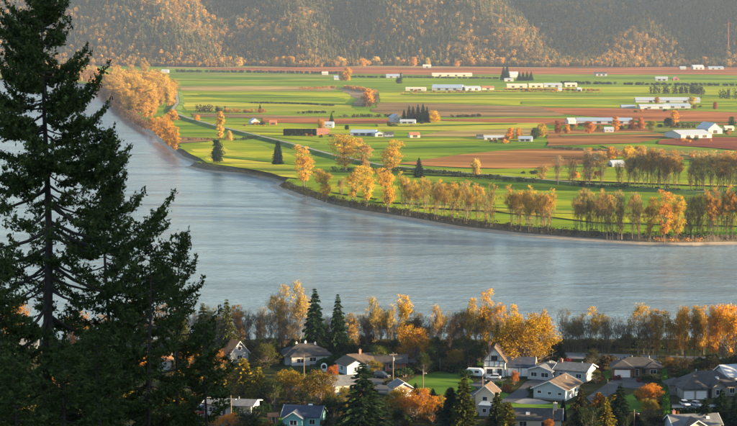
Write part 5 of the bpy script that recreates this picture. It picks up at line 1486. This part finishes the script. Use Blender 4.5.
N_('maple', 290, 404, 371, 34, (0.24, 0.16, 0.016), 'rounded yellow-lit tree, the light put into its colour, below the cedar hedge', 'maple_tree')  # lit half of one bush, yellow colour stands for sunlight
N_('maple', 321, 407, 372, 42, (0.16, 0.11, 0.016), 'rounded bronze tree right of the yellow-lit one', 'maple_tree')  # darker half of the same bush, shade put into its colour
N_('maple', 272, 408, 380, 34, (0.05, 0.06, 0.016), 'rounded dark tree left of the yellow-lit one', 'maple_tree')
N_('maple', 268, 366, 343, 30, (0.10, 0.11, 0.02), 'olive round tree between the orange roof and the hip-roofed house', 'maple_tree')
N_('maple', 384, 368, 346, 32, (0.12, 0.13, 0.02), 'olive round tree behind the carport bungalow', 'maple_tree')
N_('maple', 415, 420, 388, 34, (0.50, 0.21, 0.02), 'bright orange round tree below the round lawn', 'maple_tree')
N_('maple', 400, 418, 387, 24, (0.34, 0.22, 0.02), 'yellow tree left of the bright orange one', 'maple_tree')
N_('maple', 431, 424, 396, 24, (0.46, 0.19, 0.02), 'smaller orange tree at the right of the bright orange one', 'maple_tree')
N_('maple', 333, 379, 365, 13, (0.40, 0.13, 0.02), 'small orange garden tree beside the white arch', 'maple_tree')
N_('maple', 375, 374, 361, 17, (0.26, 0.2, 0.02), 'yellow garden tree beside the brown-roofed house', 'maple_tree')
N_('maple', 652, 407, 384, 27, (0.42, 0.17, 0.02), 'spreading orange tree beside the tall green hedge', 'maple_tree')
N_('maple', 648, 388, 373, 19, (0.03, 0.045, 0.015), 'rounded dark tree on the wide driveway edge', 'maple_tree')
N_('maple', 513.5, 385, 371, 11, (0.36, 0.13, 0.02), 'small orange garden tree by the cottage drive', 'maple_tree')
for x, by, ty, wp, lab in ((705, 432, 397, 30, 'dark spruce over the bottom grey house'), (722, 426, 388, 30, 'dark spruce right of the large dark roof'), (736, 430, 392, 30, 'dark spruce at the end of the clipped hedge')):
    N_('spruce', x, by, ty, wp, (0.018, 0.033, 0.015), lab, 'spruce_tree')
for x, by, ty, wp, c, lab in ((228, 428, 413, 22, (.60, .25, .02), 'bright orange tree before the low grey-roofed house'), (213, 430, 415, 16, (.5, .22, .02), 'small orange tree before the parking yard'), (183, 424, 396, 22, (.36, .24, .02), 'yellow tree beside the parking yard'),
                          (165, 428, 394, 26, (.40, .25, .02), 'yellow-orange tree glimpsed through low fir boughs'), (197, 396, 372, 18, (.42, .2, .02), 'orange tree behind the parking yard'), (120, 420, 384, 30, (.30, .2, .02), 'olive-gold tree glimpsed between the firs'),
                          (60, 400, 368, 30, (.42, .2, .02), 'orange tree glimpsed beside the fir trunk'), (10, 412, 380, 36, (.36, .24, .02), 'yellow tree behind the firs'), (28, 420, 388, 28, (.30, .24, .02), 'yellow-green tree behind the fir trunk'), (140, 384, 352, 26, (.45, .2, .02), 'orange tree beside the glimpsed white house'),
                          (192, 372, 345, 22, (.45, .2, .02), 'orange tree below the yellowish spruces'), (218, 372, 348, 20, (.30, .13, .02), 'rusty tree left of the orange roof'), (437, 370, 345, 26, (.03, .045, .016), 'dark rounded tree behind the lawn'), (470, 368, 342, 26, (.035, .05, .016), 'dark green tree left of the cottage'),
                          (455, 372, 350, 22, (.20, .14, .02), 'olive-gold small tree behind the lawn'), (425, 374, 352, 22, (.04, .055, .016), 'dark green tree behind the lawn edge'), (590, 368, 349, 20, (.05, .05, .02), 'dull green tree behind the white end wall'), (683, 376, 358, 24, (.08, .06, .02), 'brownish tree beside the river road'),
                          (668, 374, 358, 18, (.24, .14, .02), 'dull gold tree beside the river road'), (716, 376, 356, 26, (.05, .05, .02), 'dark green tree behind the large dark roof'), (736, 382, 352, 28, (.04, .04, .02), 'dark tree under the glowing orange stand'),
                          (252, 428, 408, 30, (.025, .04, .014), 'dark rounded shrub tree beside the brick-red shed'), (335, 426, 398, 26, (.02, .035, .014), 'dark rounded tree left of the big fir'), (386, 432, 398, 26, (.025, .04, .014), 'dark rounded tree right of the big fir'), (440, 430, 404, 22, (.02, .035, .014), 'dark low tree before the blunt cedar'),
                          (588, 436, 408, 24, (.03, .05, .016), 'green shrub tree right of the rusty-lit spruce'), (595, 384, 370, 16, (.11, .10, .02), 'olive shrub tree beside the pale blue house'), (655, 430, 412, 26, (.035, .04, .016), 'dark shrub tree beside the tall green hedge'), (550, 436, 419, 12, (.42, .16, .02), 'small orange shrub tree at the lit chimney')):
    N_('maple', x, by, ty, wp, c, lab, 'garden_tree')
g = 'small garden trees among the village houses'
k = 0
while k < 46:
    x = rn.uniform(175, 735); y = rn.uniform(376, 434)
    if any(abs(x - a) < wx and abs(y - b) < wy for a, b, wx, wy in ((440, 386, 40, 16), (500, 388, 44, 18), (555, 394, 34, 24), (535, 410, 36, 12), (620, 385, 40, 18), (697, 402, 42, 22), (304, 384, 50, 12), (232, 415, 32, 16), (360, 378, 34, 18), (300, 430, 26, 18), (388, 375, 24, 12))): continue
    k += 1
    N_(rn.choice(('maple', 'maple', 'cedar', 'spruce')), x, y, y - rn.uniform(12, 24), rn.uniform(12, 20), rn.choice(((.36, .22, .02), (.45, .2, .02), (.03, .05, .018), (.05, .07, .018), (.2, .16, .02), (.025, .04, .016))), 'small garden tree among the village houses', 'garden_tree', g)
# hedges
p = V(316, 384.5); s = scale_at(p)
clipped_hedge(p, 60 / s, 1.8, 2.9, R(-2), (0.13, 0.15, 0.02), 'row of clipped golden-green cedars along the lane', .2, 7000, 20)
p = V(665, 400); q0, q1 = V(664, 376), V(667, 424)
clipped_hedge((q0 + q1) / 2, (q1 - q0).length, 1.8, 2.6, math.atan2(q1.y - q0.y, q1.x - q0.x), (0.055, 0.13, 0.018), 'tall bright green hedge separating the two dark-roofed houses', .2, 6000, 26)
p = V(700, 413); s = scale_at(p)
clipped_hedge(p, 64 / s, 1.4, 1.5, R(3), (0.04, 0.08, 0.018), 'low clipped hedge between the forecourt and the grey house', .18, 4000, 18)
p = V(251, 416); s = scale_at(p)
clipped_hedge(p, 40 / s, 1.6, 2.6, R(6), (0.035, 0.06, 0.018), 'dark clipped hedge right of the low grey-roofed house', .2, 4000, 12)
q0, q1 = V(318, 369), V(346, 360)
clipped_hedge((q0 + q1) / 2, (q1 - q0).length, 2.0, 2.6, math.atan2(q1.y - q0.y, q1.x - q0.x), (0.03, 0.065, 0.018), 'dark green hedge slanting right of the hip-roofed house', .2, 3500, 12)
q0, q1 = V(395, 376), V(476, 366)
clipped_hedge((q0 + q1) / 2, (q1 - q0).length, 2.0, 2.2, math.atan2(q1.y - q0.y, q1.x - q0.x), (0.03, 0.06, 0.018), 'dark green hedge along the back of the round lawn', .2, 6000, 22)
# shrubs with a look of their own
def shrub(px, by, wpx, hpx, col, label, group=None):
    return tpx('bush', px, by, by - hpx, wpx, z=ZV, name='shrub', label=label, cat='shrub', group=group, col=col)
for x, y, wp, hp, c, lab in ((507, 392, 13, 9, RUST, 'rust-red shrub beside the driveway'), (499, 388, 10, 8, GRN, 'green shrub left of the rust-red one'), (600, 375, 12, 12, CRIM, 'crimson shrub beside the white end wall'), (598, 383, 12, 7, (.22, .03, .03), 'low red shrub below the crimson one'),
                             (568, 364, 9, 7, CRIM, 'crimson shrub under the big maple'), (316, 375, 16, 8, DKGR, 'dark dome shrub before the hip-roofed house'), (302, 375, 14, 8, DKGR, 'second dark dome shrub before the hip-roofed house'), (290, 374, 12, 8, GRN, 'green shrub left of the dome shrubs'),
                             (395, 391, 14, 6, CRIM, 'dark red shrub beside the lane'), (465, 378, 20, 9, DKGR, 'dark spreading shrub on the lawn edge'), (405, 377, 22, 10, (.05, .075, .03), 'bluish green shrub left of the round lawn'), (530, 393, 10, 8, GRN, 'green shrub beside the pale blue house'),
                             (617, 380, 12, 6, (.12, .03, .03), 'dull red shrub before the long brown house'), (655, 380, 14, 7, (.28, .22, .08), 'straw-coloured shrub before the long brown house'), (640, 382, 10, 5, (.2, .04, .03), 'red shrub on the wide driveway'), (720, 404, 16, 8, DKGR, 'dark shrub right of the forecourt'),
                             (575, 410, 12, 8, (.10, .09, .02), 'olive shrub under the rusty-lit spruce'), (632, 420, 16, 8, (.24, .11, .03), 'bronze shrub beside the shaded lawn'), (488, 384, 10, 5, DKGR, 'dark low shrub at the lane bend'), (415, 402, 14, 5, (.06, .09, .02), 'green verge shrub below the round lawn')):
    shrub(x, y, wp, hp, c, lab)
g = 'thicket shrubs between houses and river'
for k in range(230):
    x = rn.uniform(150, 745); y = rn.uniform(345, 373)
    if x > 560 and 349 < y < 363: y = rn.choice((346.5, 365)) + rn.uniform(-1.5, 3)
    if 540 < x < 592 and y > 362: continue
    c = rn.choice((DKGR, (.05, .055, .02), (.09, .07, .03), (.10, .06, .03), (.06, .07, .02)))
    if any(abs(x - a) < 26 and y > b for a, b in ((305, 355), (496, 362), (360, 360), (388, 362), (234, 352), (637, 368), (705, 372))): continue
    shrub(x, y, rn.uniform(14, 26), rn.uniform(7, 13), c, 'dull green or brown shrub in the thicket between the houses and river', g)
g = 'garden shrubs between the village houses'
for k in range(150):
    x = rn.uniform(150, 740); y = rn.uniform(376, 430)
    if any(abs(x - a) < wx and abs(y - b) < wy for a, b, wx, wy in ((440, 384, 40, 13), (500, 388, 40, 14), (555, 392, 30, 20), (535, 408, 30, 8), (620, 385, 36, 12), (697, 404, 40, 14), (304, 386, 50, 6), (232, 412, 30, 10), (360, 375, 30, 12))): continue
    shrub(x, y, rn.uniform(9, 18), rn.uniform(5, 12), rn.choice((DKGR, DKGR, GRN, (.08, .08, .02), (.16, .10, .02), (.26, .13, .02))), 'small garden shrub among the village houses', g)

# ------------------------------------------------------------------ foreground firs
def fir(seed, H, W, top_gap=0.0, lean=(0, 0), base=0.1, tr=0.42, dens=1.0, leaf=.10, spacing=0.30, power=0.72, bare_zone=None):
    """Douglas fir: trunk, limbs that dip and turn up, side twigs carrying tufts of needles"""
    rng = np.random.default_rng(seed); rnd = random.Random(seed)
    mt = MB(); m = 16
    ax = lambda z: Vector((lean[0] * (z / H) ** 1.3 + .10 * math.sin(z * .35 + seed), lean[1] * (z / H) ** 1.3 + .06 * math.cos(z * .5), z))
    mt.path([ax(max(0.0, H * i / m)) - Vector((0, 0, .8 if i == 0 else 0)) for i in range(m + 1)], [max(.02, tr * (1 - i / m) ** .85) for i in range(m + 1)], 9)
    ml = MB(); C = []; A = []; CR = []
    z = H * base
    while z < H - .12:
        dt = H - z                      # distance below the tip
        t = dt / H
        Lm = W / 2 * t ** power
        z += spacing * (0.5 + 0.9 * t) * rnd.uniform(.6, 1.3)
        if z >= H - .1: break
        thin = 1.0
        if bare_zone and bare_zone[0] < dt < bare_zone[1]: thin = bare_zone[2]
        if thin < 1 and rnd.random() < .45: continue
        for j in range(rnd.choice((1, 2, 2)) if dt > 2 else 2):
            th = rnd.uniform(0, 2 * math.pi)
            L_ = Lm * rnd.uniform(.4, 1.25) * (1 + .18 * math.sin(2 * th + z * .7 + seed)) + .25
            d = Vector((math.cos(th), math.sin(th), 0)); sd = Vector((-d.y, d.x, 0))
            rise = .55 - .95 * min(1.0, dt / 9.0) + rnd.uniform(-.12, .12)     # high boughs climb, low ones hang
            curl = .22 + .25 * min(1, dt / 9)
            o = ax(z)
            def pt(s, o=o, d=d, sd=sd, L_=L_, rise=rise, curl=curl, wob=rnd.uniform(-.15, .15)):
                return o + d * (L_ * s) + sd * (wob * L_ * s * s) + Vector((0, 0, L_ * (rise * s - .25 * s * (1 - s) + curl * s ** 3)))
            ps = [pt(k / 5) for k in range(6)]
            r0 = .012 + .0125 * L_ ** 1.1
            ml.path(ps, [max(.008, r0 * (1 - k / 5.4)) for k in range(6)], 5)
            nt_ = max(3, int(7.0 * L_ ** .9 * (0.6 + .4 * dens)))
            s_min = .12 if dt < 4 else .28
            for q in range(nt_):
                s = s_min + (1 - s_min) * (q + rnd.random()) / nt_
                if rnd.random() > thin and s < .85: continue
                b0 = pt(s); tg = (pt(min(1, s + .05)) - pt(s - .05)).normalized()
                sg = 1 if q % 2 else -1
                tl = min(1.25, (.26 + .30 * L_ * (1.05 - s))) * rnd.uniform(.6, 1.2)
                if s > .93: sg = 0
                td = (tg * rnd.uniform(.5, .9) + sd * sg * rnd.uniform(.45, .95) + Vector((0, 0, rnd.uniform(-.30, .30)))).normalized()
                b1 = b0 + td * tl + Vector((0, 0, .06 * tl))
                ml.tube(b0, b1, .010, .004, 3, False)
                nn = max(9, int(40 * dens * tl))
                u = rng.uniform(.08, 1.05, nn)
                c = np.array(b0)[None] + np.outer(u, np.array(b1 - b0)) + rng.normal(size=(nn, 3)) * (.045 + .05 * tl)
                a = np.array(td)[None] * .7 + rng.normal(size=(nn, 3)) * .75
                a /= np.linalg.norm(a, axis=1, keepdims=True)
                C.append(c); A.append(a); CR.append(np.full(nn, rng.uniform()))
    C = np.concatenate(C); A = np.concatenate(A); CR = np.concatenate(CR)
    v, f, a, b = leaf_quads(rng, C, leaf, A, .42, CR)
    tm = mt.mesh('trunk', True); tm.materials.append(BARKD)
    lm = ml.mesh('limbs', False); lm.materials.append(BARKD)
    return tm, lm, mesh_np('crown', v, f, NEEDLE, {'rnd': a, 'rnd2': b}), H

def put_fir(proto, px, ty, dist, label, rz=0.0, col=(0.058, 0.080, 0.024)):
    """top of the tree at photo point (px, ty), at this distance; its foot stands on the hillside"""
    tm, lm, cm, H = proto
    d = ray(px, ty); k = dist / d.y
    top = Vector((d.x * k, dist, CAMZ + d.z * k))
    g = zn(top.x, top.y)
    hgt = top.z - g
    e = empty('fir_tree', (top.x, top.y, top.z - H), rz)
    if g < top.z - H - .2:               # lengthen the clear stem down to the ground
        pass
    tag(e, label, 'tree')
    e.location.z = g; sc = hgt / H; e.scale = (1, 1, sc)
    for nm, me in (('trunk', tm), ('limbs', lm), ('crown', cm)):
        o = bpy.data.objects.new(nm, me); o.color = (*col, 1); link(o, e)
    return e
DF = 100.0
f0 = fir(101, 32.0, 16.5, base=.26, tr=.42, dens=1.3, power=.66, spacing=.23, bare_zone=(9.0, 15.0, .42))
f1 = fir(202, 25.5, 9.5, base=.2, tr=.22, dens=1.15, lean=(.9, 0), power=.66, spacing=.31)
f2 = fir(303, 20.5, 7.6, base=.12, tr=.2, dens=1.05, power=.66, spacing=.36)
f3 = fir(404, 19.5, 7.6, base=.12, tr=.2, dens=1.05, power=.66, spacing=.37)
put_fir(f0, 43, -14, DF, 'tall dark fir with a straight trunk rising past the far bank', .4)
put_fir(f1, 116, 127, DF + 4, 'dark fir with a slanting stem right of the tallest fir', 2.9)
put_fir(f2, 148, 216, DF - 3, 'shorter dark fir right of the slanting one', .2)
put_fir(f3, 177, 238, DF + 2, 'short dark fir whose tip stands against the river', 1.7)
put_fir(f2, -2, 250, DF - 6, 'short dark fir left of the tallest trunk', 2.2)
put_fir(f3, 206, 328, DF - 2, 'lowest dark fir reaching over the village roofs', 3.9)
put_fir(f2, 98, 330, DF - 9, 'dark fir in front of the tallest trunk', 5.0)
put_fir(f3, 62, 350, DF - 12, 'low dark fir filling the foot of the tallest trunk', .9)
put_fir(f3, 16, 360, DF - 14, 'low dark fir left of the tallest trunk foot', 4.4)

# ------------------------------------------------------------------ air
hm = bpy.data.materials.new('haze'); hm.use_nodes = True
N = hm.node_tree.nodes; N.remove(N['Principled BSDF'])
pv = N.new('ShaderNodeVolumePrincipled')
pv.inputs['Color'].default_value = (0.62, 0.76, 1.0, 1)
pv.inputs['Density'].default_value = 0.000040
pv.inputs['Anisotropy'].default_value = 0.3
hm.node_tree.links.new(pv.outputs[0], N['Material Output'].inputs['Volume'])
mb = MB(); mb.box(-XB - 60, XB + 60, YB0 - 60, YB1 + 60, -11, 620)
tag(mb.build('haze', hm), 'thin blue evening haze filling the valley', 'haze', None, 'stuff')
